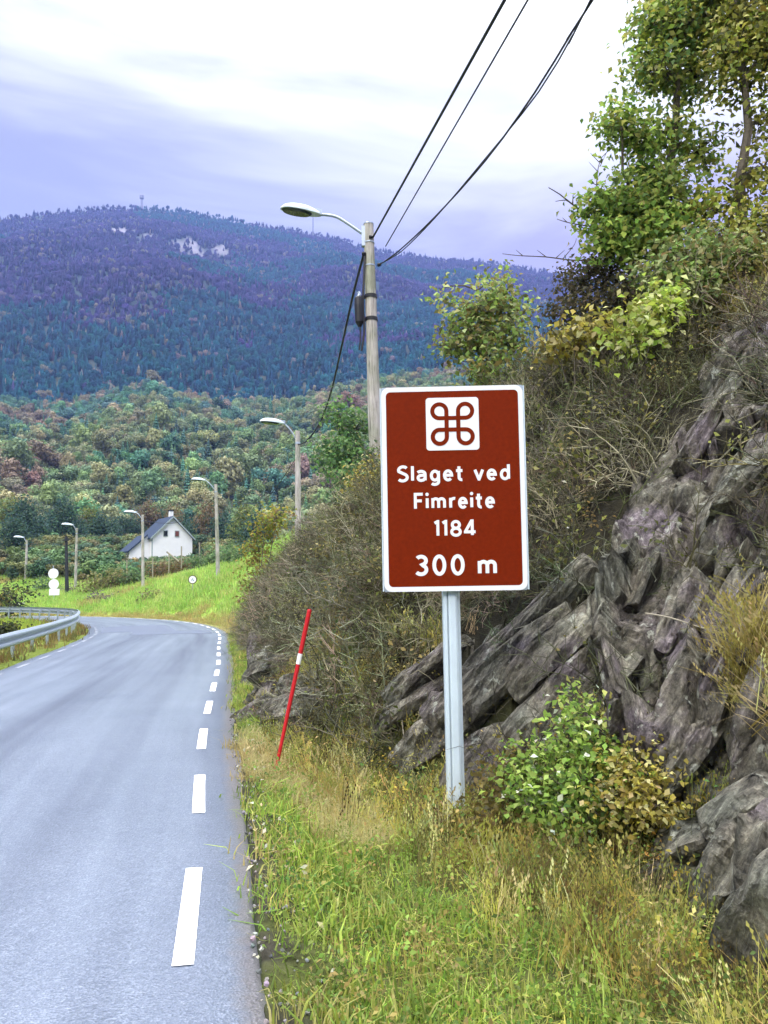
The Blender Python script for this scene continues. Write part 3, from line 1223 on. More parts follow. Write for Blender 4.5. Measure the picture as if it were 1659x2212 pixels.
rock_a = outcrop('large steep fractured grey rock face rising at the frame edge beside the sign', [
    (1650, 770, 46, 1.7, 0.30, 0.6, 0.06), (1545, 920, 54, 1.4, 0.26, 0.5, 0.02), (1640, 1060, 50, 1.2, 0.30, 0.5, 0.04), (1385, 1290, 50, 0.8, 0.26, 0.5, 0.04),
    (1470, 1340, 54, 0.8, 0.22, 0.4, 0.0), (1560, 1500, 60, 0.9, 0.24, 0.5, 0.04), (1640, 1540, 58, 0.9, 0.28, 0.5, 0.02), (1490, 1640, 60, 0.7, 0.24, 0.4, 0.0)], M['rock'], 100, 0.95)


def cells(ga_, gb_, ca_, cb_, seed):
    """fracture cells in the layer plane: nearest seed id, offset vector to it, F2-F1"""
    u_, v_ = ga_ / ca_, gb_ / cb_
    iu, iv = np.floor(u_).astype(np.int64), np.floor(v_).astype(np.int64)
    f1 = np.full(u_.shape, 9.0)
    f2 = np.full(u_.shape, 9.0)
    id_ = np.zeros(u_.shape)
    ou = np.zeros(u_.shape)
    ov = np.zeros(u_.shape)
    for du in (-1, 0, 1):
        for dv in (-1, 0, 1):
            cu_, cv_ = iu + du, iv + dv
            sx2 = cu_ + 0.1 + 0.8 * _hash(cu_, cv_, np.zeros_like(cu_) + seed)
            sy2 = cv_ + 0.1 + 0.8 * _hash(cu_, cv_, np.zeros_like(cu_) + seed + 31)
            d_ = np.abs(u_ - sx2) * 0.8 + np.abs(v_ - sy2) + 0.3 * np.hypot(u_ - sx2, v_ - sy2)
            nearer = d_ < f1
            f2 = np.where(nearer, f1, np.minimum(f2, d_))
            id_ = np.where(nearer, _hash(cu_, cv_, np.zeros_like(cu_) + seed + 77), id_)
            ou = np.where(nearer, u_ - sx2, ou)
            ov = np.where(nearer, v_ - sy2, ov)
            f1 = np.where(nearer, d_, f1)
    return id_, ou, ov, f2 - f1


# one broken surface: grid over the bank, thrust out cell by cell along the split planes
ND, NS = 300, 300
dg_, sg_ = np.meshgrid(np.linspace(1.6, 9.2, ND), np.linspace(-0.25, 5.6, NS), indexing='ij')
ftg, _a, _b = bank_params(dg_)
pg_ = road_pt(np.interp(dg_.ravel(), E[:700, 1], ARC[:700]), -(ftg + sg_).ravel())
zg_ = terrain(pg_[:, 0], pg_[:, 1])
bp = np.concatenate([pg_, zg_[:, None]], 1)
out_n = np.array(Vector((-0.50, -0.72, 0.48)).normalized())
ax_a = np.array(Vector((0.50, 0.33, 0.80)).normalized())
ax_b = np.cross(out_n, ax_a)
ax_b /= np.linalg.norm(ax_b)
la_, lb_ = bp @ ax_a, bp @ ax_b
wa = la_ + fbm(la_ * 1.3, lb_ * 1.3, 5.0, 3) * 0.16
wb = lb_ + fbm(la_ * 1.1, lb_ * 1.6, 9.0, 3) * 0.12
i1, u1, v1, g1_ = cells(wa, wb, 1.05, 0.36, 3)
i2, u2, v2, g2_ = cells(wa, wb, 0.36, 0.15, 11)
i3, u3, v3, g3_ = cells(wa, wb, 0.13, 0.07, 23)
disp = 0.02 + 0.42 * (i1 - 0.25) + u1 * 0.16 * (i2 * 0 + np.sin(i1 * 40)) + v1 * 0.22 * np.cos(i1 * 57)
disp += 0.13 * (i2 - 0.5) + v2 * 0.05 * np.sin(i2 * 33) + u2 * 0.04
disp += 0.035 * (i3 - 0.5) + fbm(la_ * 6, lb_ * 14, 2.0, 3) * 0.018
disp -= 0.34 * (1 - sstep(0.0, 0.20, g1_)) * (np.sin(i1 * 91) > -0.3) + 0.06 * (1 - sstep(0.0, 0.16, g2_))
pxg, pyg = project(bp)
inA = inpoly(pxg, pyg, [(2100, 380), (1660, 690), (1560, 770), (1470, 920), (1390, 1040), (1345, 1160), (1305, 1310), (1290, 1470), (1340, 1640), (1500, 1740), (1700, 1760), (2100, 1900)])
inB = inpoly(pxg, pyg, B_POLY)
mask = np.where(inA, 1.0, np.where(inB, 0.35, 0.0)).reshape(ND, NS)
for _ in range(5):                                   # soften the outline so the face sinks into the bank
    mp_ = np.pad(mask, 1, mode='edge')
    mask = (mp_[:-2, 1:-1] + mp_[2:, 1:-1] + mp_[1:-1, :-2] + mp_[1:-1, 2:] + mask) / 5
mask = mask.ravel()
fp = bp + out_n[None, :] * (disp * mask - 0.30 * (1 - sstep(0.05, 0.5, mask)) + 0.03)[:, None] + ax_b[None, :] * (0.05 * (i2 - 0.5) * mask)[:, None]
ii, jj = np.meshgrid(np.arange(ND - 1), np.arange(NS - 1), indexing='ij')
ff = np.stack([ii * NS + jj, ii * NS + jj + 1, (ii + 1) * NS + jj + 1, (ii + 1) * NS + jj], -1).reshape(-1, 4)
ff = ff[(mask[ff] > 0.04).all(1)]
usedv = np.unique(ff)
remap = np.zeros(len(fp), int)
remap[usedv] = np.arange(len(usedv))
link('face', mesh('face', fp[usedv], remap[ff]), M['rock'], rock_a)

outcrop('pale slanting rock slabs split by a dark crack behind the sign post', [
    (935, 1465, 38, 1.0, 0.20, 0.45, 0.12), (905, 1530, 36, 0.8, 0.18, 0.4, 0.06), (1140, 1360, 40, 1.5, 0.30, 0.4, 0.08),
    (1080, 1475, 43, 1.6, 0.40, 0.4, 0.10), (1225, 1390, 46, 1.1, 0.36, 0.4, 0.06), (1130, 1600, 46, 1.4, 0.46, 0.4, 0.06), (1240, 1530, 50, 1.1, 0.42, 0.4, 0.05),
    (950, 1590, 35, 0.9, 0.34, 0.4, 0.02), (1050, 1650, 44, 0.9, 0.30, 0.4, 0.02), (1300, 1430, 52, 1.0, 0.34, 0.4, 0.0)], M['rock'], 300, 0.7)
outcrop('low grey green rock ledges at the verge by the red stake', [
    (575, 1470, 75, 1.3, 0.6, 0.5, 0.02), (610, 1455, 20, 1.0, 0.34, 0.6, 0.10), (660, 1490, 14, 1.0, 0.30, 0.6, 0.08), (600, 1520, 18, 0.9, 0.30, 0.6, 0.12),
    (650, 1545, 16, 0.9, 0.28, 0.6, 0.06), (565, 1560, 30, 0.7, 0.3, 0.5, 0.05), (560, 1420, 80, 1.6, 0.7, 0.6, 0.0), (548, 1380, 80, 1.8, 0.8, 0.6, 0.0)], M['rock'], 500, 0.8)
outcrop('broken dark boulder with a pale rim low in the frame corner', [
    (1530, 1830, 32, 0.75, 0.30, 0.5, 0.12), (1610, 1770, 36, 0.7, 0.30, 0.5, 0.14), (1470, 1890, 34, 0.5, 0.26, 0.4, 0.05),
    (1590, 1900, 45, 0.6, 0.32, 0.4, 0.0), (1650, 1860, 40, 0.6, 0.34, 0.4, 0.02),
    (1560, 1960, 40, 0.55, 0.30, 0.5, 0.22), (1640, 1980, 44, 0.6, 0.34, 0.5, 0.26), (1690, 1900, 40, 0.7, 0.36, 0.5, 0.22), (1630, 2080, 40, 0.5, 0.3, 0.5, 0.22)], M['rock'], 700)


# ------------------------------------------------------------------ ground cover
def verge_points(n, d0, d1, q0, q1):
    aa = rng.uniform(arc_at(d0), arc_at(d1), n)
    qq = rng.uniform(q0, q1, n)
    p = road_pt(aa, -qq[:, None])
    return np.concatenate([p, terrain(p[:, 0], p[:, 1])[:, None]], 1), qq


# fresh green grass of the verge
pts, qv = verge_points(14000, 1.0, 26, 0.09, 3.0)
px, py = project(pts)
q_, k_ = road_q(pts[:, 0], pts[:, 1])
ft_, _, _ = bank_params(E[k_, 1])
green_w = 1 - sstep(0.35, 0.8, (qv - 0.12) / np.maximum(0.5, ft_ * 0.62))
keep = (rng.random(len(pts)) < green_w * 0.95 + 0.05) & (qv < ft_ + 0.2)
pts, px, py = pts[keep], px[keep], py[keep]
colg = palette([(0.28, 0.38, 0.06), (0.37, 0.45, 0.085), (0.17, 0.27, 0.04), (0.45, 0.42, 0.13)], len(pts), 0.22)
tanp = inpoly(px, py, [(515, 1610), (600, 1600), (720, 1690), (860, 1760), (840, 1810), (720, 1800), (600, 1720), (540, 1690)])
colg[tanp] = palette([(0.42, 0.34, 0.13), (0.36, 0.31, 0.12)], tanp.sum(), 0.12)
scatter('grass', GRASS, pts, rand_rot(len(pts), 0.15), rng.uniform(0.8, 1.6, len(pts)), colg, 'short green grass along the asphalt edge', 'grass')

# pale flattened straw around the stake
sx0, sy0 = rng.uniform(515, 870, 2600), rng.uniform(1590, 1820, 2600)
ok = inpoly(sx0, sy0, [(515, 1600), (610, 1590), (720, 1680), (870, 1750), (860, 1810), (720, 1800), (600, 1740), (535, 1690)])
sp_ = []
for x, y in zip(sx0[ok][:900], sy0[ok][:900]):
    g_ = G(x, y, -0.08)
    sp_.append((g_.x, g_.y))
sp_ = np.array(sp_)
sq, _k = road_q(sp_[:, 0], sp_[:, 1])
sp_ = sp_[sq > 0.05]
sp_ = np.concatenate([sp_, terrain(sp_[:, 0], sp_[:, 1])[:, None]], 1)
scatter('straw', TALL, sp_, rand_rot(len(sp_), 0.5), rng.uniform(0.22, 0.45, len(sp_)), palette([(0.58, 0.50, 0.22), (0.48, 0.42, 0.16), (0.64, 0.57, 0.30)], len(sp_), 0.12), 'pale golden straw grass around the red stake', 'dry grass')
# dry golden grass between verge and rock
pts, qv = verge_points(5200, 1.0, 10, 0.25, 4.2)
q_, k_ = road_q(pts[:, 0], pts[:, 1])
ft_, _, _ = bank_params(E[k_, 1])
px, py = project(pts)
D2 = [(1440, 1860), (1560, 1780), (1700, 1700), (1700, 2240), (1560, 2150)]
keep = (qv > ft_ * 0.42) & (qv < ft_ + 0.8) & ~(inpoly(px, py, D2) & (rng.random(len(pts)) < 0.8)) & ~inpoly(px, py, A_POLY) & ~inpoly(px, py, B_POLY)
keep &= rng.random(len(pts)) < 0.35 + 0.65 * sstep(-0.3, 0.3, fbm(pts[:, 0] * 1.4, pts[:, 1] * 1.4, 2.0, 3))
pts = pts[keep]
scatter('dry_grass', TALL, pts, rand_rot(len(pts), 0.28), rng.uniform(0.45, 0.95, len(pts)),
        palette([(0.55, 0.48, 0.15), (0.42, 0.39, 0.09), (0.66, 0.59, 0.27), (0.29, 0.34, 0.075), (0.16, 0.13, 0.045)], len(pts), 0.25),
        'dry golden grass and weeds between verge and rock', 'dry grass')
pts2, qv = verge_points(1500, 1.0, 9, 0.5, 3.6)
q_, k_ = road_q(pts2[:, 0], pts2[:, 1])
ft_, _, _ = bank_params(E[k_, 1])
px2, py2 = project(pts2)
pts2 = pts2[(qv > ft_ * 0.5) & (qv < ft_ + 0.6) & ~(inpoly(px2, py2, D2) & (rng.random(len(pts2)) < 0.6))]
pts2[:, 2] += rng.uniform(0, 0.14, len(pts2))
scatter('weeds', SPRIG, pts2, rand_rot(len(pts2), 0.3), rng.uniform(0.4, 0.85, len(pts2)),
        palette([(0.42, 0.34, 0.06), (0.24, 0.22, 0.045), (0.12, 0.10, 0.035), (0.14, 0.24, 0.06), (0.55, 0.46, 0.16)], len(pts2), 0.25),
        'yellowing low weeds in front of the rock', 'weeds')

pts2, qv = verge_points(1300, 1.0, 9, 0.12, 2.2)
q_, k_ = road_q(pts2[:, 0], pts2[:, 1])
ft_, _, _ = bank_params(E[k_, 1])
pts2 = pts2[qv < ft_ * 0.7]
pts2[:, 2] += rng.uniform(0, 0.04, len(pts2))
scatter('clover', SPRIG, pts2, rand_rot(len(pts2), 0.3), rng.uniform(0.35, 0.7, len(pts2)), palette([(0.22, 0.34, 0.06), (0.30, 0.38, 0.08), (0.14, 0.24, 0.05), (0.36, 0.30, 0.10)], len(pts2), 0.2), 'small leafed clover among the verge grass', 'ground cover')

# dead bramble and twiggy brush over the bank
n = 9000
dd = rng.uniform(2.0, 25.5, n)
ss = rng.uniform(-0.05, 6.5, n) ** 1.0
ft_, _, _ = bank_params(dd)
aa = np.interp(dd, E[:700, 1], ARC[:700])
pp = road_pt(aa, -(ft_ + ss)[:, None])
pts = np.concatenate([pp, terrain(pp[:, 0], pp[:, 1])[:, None]], 1)
px, py = project(pts)
keep = (px > 450) & (px < 1900) & (py > -100) & (py < 2350)
rockm = inpoly(px, py, A_POLY) | inpoly(px, py, B_POLY) | inpoly(px, py, C_POLY) | inpoly(px, py, D_POLY)
keep &= (~rockm) | (rng.random(n) < 0.03)
dens = 0.42 + 0.4 * sstep(-0.2, 0.4, fbm(pts[:, 0] * 0.8, pts[:, 1] * 0.8, 7.0, 3))
keep &= rng.random(n) < dens * np.clip(0.5 + dd / 14, 0.5, 1.2)
pts, dd = pts[keep], dd[keep]
px, py = px[keep], py[keep]
colb = palette([(0.105, 0.100, 0.055), (0.055, 0.050, 0.028), (0.25, 0.235, 0.150), (0.105, 0.115, 0.045), (0.095, 0.075, 0.05)], len(pts), 0.25, [0.3, 0.2, 0.2, 0.2, 0.10])
rot = np.stack([rng.normal(0, 0.5, len(pts)), rng.normal(-0.25, 0.5, len(pts)), rng.uniform(0, 6.28, len(pts))], 1)
scatter('dead_brush', TWIGS, pts, rot, rng.uniform(0.55, 1.15, len(pts)), colb, 'tangled grey brown dead brush covering the bank', 'brush')
# long pale canes arching above the tangle
sel = rng.random(len(pts)) < 0.05
scatter('pale_canes', TWIGS, pts[sel], rot[sel], rng.uniform(1.0, 1.5, sel.sum()), palette([(0.27, 0.25, 0.16), (0.20, 0.18, 0.11)], sel.sum(), 0.2), 'long pale dead canes arching above the brush', 'canes')
# straw on the bank rim and on ledges of the rock
def tuft_field(name, label, poly, n, off, scl_, pal):
    xs_, ys_ = zip(*poly)
    out_ = []
    while len(out_) < n:
        x = rng.uniform(min(xs_), max(xs_))
        y = rng.uniform(min(ys_), max(ys_))
        if not inpoly([x], [y], poly)[0]:
            continue
        h_ = hit(x, y)
        if h_.y > 14:
            h_ = stand(x, 8.0)
        out_.append(h_ + (Vector((0, 0, CAM_H)) - h_).normalized() * off)
    out_ = np.array(out_)
    scatter(name, TALL, out_, rand_rot(n, 0.45), rng.uniform(*scl_, n), palette(pal, n, 0.18), label, 'dry grass')


tuft_field('rim_straw', 'ochre straw grass on the bank rim above the rock', [(1470, 660), (1560, 600), (1690, 540), (1690, 700), (1580, 740), (1490, 730)], 170, 0.0, (0.8, 1.5), [(0.48, 0.42, 0.13), (0.38, 0.33, 0.09), (0.56, 0.50, 0.22)])
tuft_field('ledge_straw', 'arching ochre straw on the rock ledges at the frame edge', [(1560, 1420), (1620, 1330), (1690, 1330), (1690, 1580), (1600, 1560)], 46, 0.32, (0.7, 1.2), [(0.40, 0.35, 0.09), (0.30, 0.27, 0.07), (0.50, 0.44, 0.18)])
# leaves still hanging in the brush
sel = rng.random(len(pts)) < 0.8
p3 = pts[sel] + rng.normal(0, 0.12, (sel.sum(), 3)) + [0, 0, 0.25]
yel = inpoly(px[sel], py[sel], [(1180, 640), (1480, 620), (1659, 560), (1659, 690), (1480, 760), (1330, 790), (1180, 740)]) | inpoly(px[sel], py[sel], [(500, 1060), (600, 1060), (590, 1250), (545, 1420), (500, 1420)])
c3 = palette([(0.12, 0.135, 0.035), (0.20, 0.19, 0.055), (0.08, 0.10, 0.03), (0.30, 0.28, 0.09)], len(p3), 0.28)
c3[yel] = palette([(0.34, 0.28, 0.05), (0.22, 0.20, 0.04), (0.25, 0.33, 0.06)], yel.sum(), 0.2)
scatter('brush_leaves', SPRIG, p3, rand_rot(len(p3), 0.8), rng.uniform(0.6, 1.4, len(p3)), c3, 'withered small leaves hanging in the brush', 'leaves')

# fallen leaves along the asphalt edge and pale leaves caught on the bank
pg, qg = verge_points(900, 1.0, 12, -0.03, 0.30)
pg[:, 2] = np.where(qg < 0.03, -0.005, pg[:, 2] + 0.005)
scatter('gravel', STONE, pg, rand_rot(len(pg), 0.6), rng.uniform(0.004, 0.016, len(pg)) ** 1.0, palette([(0.22, 0.21, 0.21), (0.12, 0.115, 0.12), (0.32, 0.30, 0.28)], len(pg), 0.2), 'loose gravel crumbled along the asphalt edge', 'gravel')
pl, qv = verge_points(55, 1.6, 9, -0.02, 0.26)
pl[:, 2] += np.where(qv < 0, 0.07, 0.08)
pb = pts[rng.random(len(pts)) < 0.06] + [0, 0, 0.42]
pl = np.concatenate([pl, pb])
scatter('fallen_leaves', LEAF1, pl, rand_rot(len(pl), 0.35), rng.uniform(0.5, 1.2, len(pl)),
        palette([(0.75, 0.70, 0.52), (0.62, 0.52, 0.28), (0.80, 0.78, 0.66)], len(pl), 0.1), 'pale fallen leaves by the asphalt edge and on the brush', 'leaves')

# field outside the bend, meadow inside it
n = 15000
aa = rng.uniform(arc_at(24), ARC[np.argmin(np.abs(E[:, 0] + 48))], n)
qq = 0.3 + rng.uniform(0.0, 1, n) ** 1.4 * 24
p = road_pt(aa, -qq[:, None])
pts = np.concatenate([p, terrain(p[:, 0], p[:, 1])[:, None]], 1)
colf = palette([(0.31, 0.48, 0.09), (0.39, 0.55, 0.12), (0.25, 0.41, 0.075), (0.44, 0.48, 0.15)], n, 0.15)
tn = (qq < 0.9) | (fbm(p[:, 0] * 0.22, p[:, 1] * 0.22, 9.5, 3) > 0.55)
colf[tn] = palette([(0.42, 0.34, 0.12), (0.38, 0.38, 0.12)], tn.sum(), 0.15)
keep = qq < 19
scatter('field_grass', FIELD, pts[keep], rand_rot(keep.sum(), 0.2), rng.uniform(0.7, 1.4, keep.sum()) * np.interp(qq[keep], [0.3, 2.5], [0.45, 1.0]), colf[keep], 'lush pale green grass on the slope outside the bend', 'grass')
n = 5000
aa = rng.uniform(arc_at(8), ARC[np.argmin(np.abs(E[:, 0] + 40))], n)
qq = rng.uniform(0.1, 14, n)
wv = np.interp(aa, ARC, ROAD_W)
p = road_pt(aa, (wv + qq)[:, None])
qc, kc = road_q(p[:, 0], p[:, 1])
keep = -(qc + ROAD_W[kc]) > 0.05
p, qq = p[keep], qq[keep]
pts = np.concatenate([p, terrain(p[:, 0], p[:, 1])[:, None]], 1)
colf = palette([(0.32, 0.40, 0.06), (0.38, 0.42, 0.07), (0.24, 0.34, 0.05)], len(pts), 0.15)
tn = qq < 1.4
colf[tn] = palette([(0.24, 0.17, 0.06), (0.18, 0.18, 0.05)], tn.sum(), 0.2)
scatter('meadow_grass', FIELD, pts, rand_rot(len(pts), 0.2), np.where(qq < 1.2, 0.55, 0.8) * rng.uniform(0.8, 1.3, len(pts)), colf, 'yellow green meadow grass behind the guard rail', 'grass')

# ------------------------------------------------------------------ woods
def polar_points(n, r0, r1, a0, a1):
    r_ = np.sqrt(rng.uniform(r0 * r0, r1 * r1, n))
    a_ = rng.uniform(R(a0), R(a1), n)
    x, y = np.sin(a_) * r_, np.cos(a_) * r_
    return x, y, r_, a_


x, y, r_, a_ = polar_points(16000, 128, 590, -40, 36)
z = terrain(x, y)
pts = np.stack([x, y, z], 1)
px, py = project(pts)
f1 = fbm(x * 0.011, y * 0.011, 3.0, 3)
f2 = fbm(x * 0.03, y * 0.03, 6.0, 3)
con = rng.random(len(x)) < 0.18 + 0.25 * sstep(0, 0.5, f2)
teal = palette([(0.11, 0.25, 0.16), (0.10, 0.21, 0.17), (0.14, 0.27, 0.13)], len(x), 0.2)
oliv = palette([(0.23, 0.30, 0.13), (0.19, 0.27, 0.13), (0.31, 0.31, 0.16)], len(x), 0.2)
rust = palette([(0.26, 0.22, 0.14), (0.29, 0.23, 0.16)], len(x), 0.18)
m1 = (f1 + rng.normal(0, 0.25, len(x)) > -0.02)[:, None]
colt = np.where(m1, oliv, teal)
rs = (fbm(x * 0.02, y * 0.02, 12.0, 3) + rng.normal(0, 0.2, len(x)) + 0.38 * sstep(380, 520, r_) > 0.74)[:, None]
colt = np.where(rs, rust, colt)
colt = np.where(con[:, None], teal * 0.75, colt)
h = rng.gamma(9, 0.62, len(x)) * np.interp(r_, [128, 250, 600], [0.8, 1.0, 1.0])
idx = np.where(con, rng.integers(3, 5, len(x)), rng.integers(0, 3, len(x)))
wd = rng.uniform(0.8, 1.15, len(x))
scl = np.stack([h * wd, h * wd, h], 1)
keep = ~((np.abs(px - 345) < 95) & (r_ < 150))
scatter('hillside_forest', FAR, pts[keep], rand_rot(keep.sum(), 0.03), scl[keep], colt[keep], 'mixed autumn forest on the hillside behind the house', 'forest', idx=idx[keep])

x, y, r_, a_ = polar_points(2600, 70, 135, -40, -9)
z = terrain(x, y)
qs, _k = road_q(x, y)
px, py = project(np.stack([x, y, z], 1))
h = rng.uniform(1.2, 3.2, len(x))
hs = (np.abs(px - 345) < 110)
h = np.where(hs & (r_ < 97), np.minimum(h, 1.9), h)
keep = (qs > 17) & ~(hs & (r_ > 93) & (r_ < 112))
cs = palette([(0.12, 0.20, 0.08), (0.17, 0.24, 0.09), (0.22, 0.22, 0.09), (0.08, 0.15, 0.08), (0.17, 0.17, 0.07)], len(x), 0.2)
wd = rng.uniform(1.0, 1.5, len(x))
scatter('scrub', FAR, np.stack([x, y, z], 1)[keep] - [0, 0, 0.3], rand_rot(keep.sum(), 0.05), np.stack([h * wd, h * wd, h], 1)[keep], cs[keep], 'low green scrub between the field and the wood', 'scrub', idx=rng.integers(0, 3, keep.sum()))

x, y, r_, a_ = polar_points(52000, 560, 1700, -36, 26)
z = terrain(x, y)
pts = np.stack([x, y, z], 1)
f1 = fbm(x * 0.0045, y * 0.0045, z * 0.004, 3)
con = rng.random(len(x)) < 0.65
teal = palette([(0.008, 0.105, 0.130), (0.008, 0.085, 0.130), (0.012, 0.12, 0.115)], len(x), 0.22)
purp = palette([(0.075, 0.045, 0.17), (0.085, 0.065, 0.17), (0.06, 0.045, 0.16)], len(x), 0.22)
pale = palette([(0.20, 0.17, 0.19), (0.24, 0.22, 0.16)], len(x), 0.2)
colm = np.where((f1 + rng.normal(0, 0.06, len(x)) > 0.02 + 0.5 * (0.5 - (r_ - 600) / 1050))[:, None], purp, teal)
colm = np.where((rng.random(len(x)) < 0.04 + 0.10 * sstep(0.1, 0.5, fbm(x * 0.008, y * 0.008, 20.0, 3)))[:, None], pale, colm)
h = rng.uniform(7, 12.5, len(x)) * np.interp(r_, [640, 1500, 1700], [1, 0.95, 0.9])
idx = np.where(con, rng.integers(3, 5, len(x)), rng.integers(0, 3, len(x)))
az_ = np.arctan2(x, y)
bare = rocky(x, y, z)
keep = rng.random(len(x)) > bare * 0.85
wd = np.where(con, rng.uniform(0.9, 1.3, len(x)), rng.uniform(0.75, 1.0, len(x)))
scl = np.stack([h * wd, h * wd, h], 1)
scatter('mountain_forest', FAR, pts[keep], rand_rot(keep.sum(), 0.02), scl[keep], colm[keep], 'dark blue green forest covering the mountain', 'forest', idx=idx[keep])


# ------------------------------------------------------------------ single shrubs and trees
def plant(name, label, cat, base, lobes, trunk_r, leaf, n_leaf, pal, w=None, group=None, bark='bark', stems=False, inner=0.5, droop=0.2, part=('trunk', 'crown'), twigs=True, aspect=0.65):
    """lobes: (centre, radius[, flatten]); leaves stand in sprays on twigs that leave the limbs"""
    base = Vector(base)
    root = empty(name, base, label, cat, group)
    mb = MB()
    top = sum((Vector(l[0]) for l in lobes), Vector()) / len(lobes)
    hi = max(Vector(l[0]).z for l in lobes)
    tpath = []
    for i in range(7):
        f = i / 6
        p = base.lerp(Vector((top.x, top.y, base.z + (hi - base.z) * 0.95)), f)
        p += Vector((random.gauss(0, 1), random.gauss(0, 1), 0)) * (hi - base.z) * 0.025 * (f > 0)
        tpath.append(p)
    tpath[0] = tpath[0] - Vector((0, 0, 0.15))
    if not stems:
        mb.tube(tpath, [trunk_r * (1 - 0.13 * i) for i in range(7)], 7)
    cc, nn, ss_ = [], [], []
    vol = sum(l[1] ** 2.2 for l in lobes)
    for l in lobes:
        c_, ra_ = Vector(l[0]), l[1]
        fl = l[2] if len(l) > 2 else 0.85
        if stems:
            st = base + Vector((random.gauss(0, 0.06), random.gauss(0, 0.06), -0.1))
        else:
            st = min(tpath, key=lambda p: (p - c_).length + max(0, p.z - c_.z + 0.2 * ra_) * 2)
        pth = [st, st.lerp(c_, 0.35) + Vector((0, 0, 0.12 * (c_ - st).length)), st.lerp(c_, 0.7) + Vector((0, 0, 0.10 * (c_ - st).length)), c_]
        r0 = trunk_r * (0.8 if stems else 0.45)
        mb.tube(pth, [r0, r0 * 0.75, r0 * 0.5, r0 * 0.3], 5)
        n_l = max(6, int(n_leaf * ra_ ** 2.2 / vol))
        n_c = max(3, n_l // 9)
        u_ = unit(n_c)
        rad = rng.uniform(inner ** 3, 1.08, n_c) ** (1 / 3)
        cl = np.array(c_) + u_ * rad[:, None] * ra_ * np.array([1, 1, fl])
        if twigs:
            for k in range(0, n_c, 2):
                e_ = Vector(cl[k])
                m_ = c_.lerp(e_, 0.5) + Vector((random.gauss(0, 0.08), random.gauss(0, 0.08), 0.05)) * ra_
                mb.tube([c_, m_, e_], [r0 * 0.28, r0 * 0.18, r0 * 0.07], 3, cap=False)
        per = rng.multinomial(n_l, np.ones(n_c) / n_c)
        ci = np.repeat(np.arange(n_c), per)
        spread = leaf * 1.5
        pos_ = cl[ci] + rng.normal(0, spread, (len(ci), 3)) * [1, 1, 0.75] + u_[ci] * 0
        nr = u_[ci] * 0.5 + rng.normal(0, 0.6, (len(ci), 3)) + [0, 0, 0.55]
        nr /= np.linalg.norm(nr, axis=1)[:, None]
        cc.append(pos_)
        nn.append(nr)
    cc, nn = np.concatenate(cc), np.concatenate(nn)
    v_, f_ = leaf_quads(cc, nn, rng.uniform(0.65, 1.3, len(cc)) * leaf, droop, aspect)
    # colour in sprays, not leaf by leaf only
    base_c = palette(pal, len(cc), 0.16, w)
    sp = fbm(cc[:, 0] / (leaf * 9), cc[:, 1] / (leaf * 9), cc[:, 2] / (leaf * 9), 2)
    base_c *= (1 + 0.25 * sp)[:, None]
    cols = np.repeat(np.clip(base_c, 0.004, 0.95), 4, 0)
    mb.build(part[0], M[bark], root, fix=False)
    link(part[1], mesh(part[1], v_, f_, cols), M['leaf'], root)
    return root


def V(x, y, Y, r, fl=0.85):
    """lobe: photo position, depth, radius in photo pixels"""
    return (P(x, y, Y), r * Y / F_PX, fl)


GREEN = [(0.21, 0.33, 0.06), (0.32, 0.43, 0.09), (0.10, 0.17, 0.035), (0.36, 0.38, 0.09)]
OLIVE = [(0.26, 0.35, 0.06), (0.33, 0.36, 0.065), (0.11, 0.15, 0.03), (0.48, 0.50, 0.17), (0.18, 0.30, 0.10)]
YELL = [(0.48, 0.42, 0.08), (0.38, 0.33, 0.06), (0.26, 0.22, 0.05), (0.66, 0.60, 0.26), (0.15, 0.13, 0.04)]

# trees on top of the bank
Yt = 9.0
b1 = stand(1425, 9.0)
plant('broadleaf_tree', 'tall olive green broadleaf tree with a thin dark trunk on the bank top', 'tree', b1,
      [V(1455, 60, 9.2, 85), V(1420, 150, 9.0, 62), V(1500, 170, 9.4, 62), V(1540, 30, 9.3, 80), V(1440, 290, 9.1, 50), V(1510, 330, 9.3, 50), V(1400, 60, 9.0, 38), V(1470, -90, 9.3, 110), V(1430, 410, 9.0, 60), V(1480, 470, 9.1, 55)],
      0.085, 0.085, 9500, OLIVE, inner=0.35)
b2 = stand(1600, 8.5)
plant('broadleaf_tree', 'yellow brown leaved broadleaf tree cut off by the frame edge', 'tree', b2,
      [V(1620, 60, 8.6, 85), V(1590, 180, 8.6, 45), V(1650, 260, 8.5, 45), V(1570, 120, 8.6, 50), V(1660, 480, 8.2, 60), V(1590, 520, 8.3, 65), V(1700, 100, 8.5, 110), V(1640, -80, 8.6, 120), V(1545, 450, 8.5, 45), V(1600, 420, 8.5, 35), V(1650, 360, 8.4, 50), V(1650, 590, 8.0, 55)],
      0.08, 0.082, 8000, [(0.35, 0.34, 0.06), (0.24, 0.23, 0.04), (0.27, 0.34, 0.06), (0.52, 0.50, 0.17), (0.09, 0.10, 0.03)], inner=0.35)
b3 = stand(1345, 8.7)
plant('young_tree', 'small bright green leaning tree at the rim of the bank', 'tree', b3,
      [V(1340, 275, 8.8, 46), V(1380, 300, 8.8, 32), V(1360, 440, 8.7, 58), V(1300, 450, 8.6, 40), V(1400, 380, 8.8, 42), V(1350, 510, 8.6, 60), V(1420, 500, 8.7, 55), V(1300, 520, 8.5, 35)],
      0.05, 0.085, 5200, GREEN, inner=0.3)
b4 = stand(1500, 8.0)
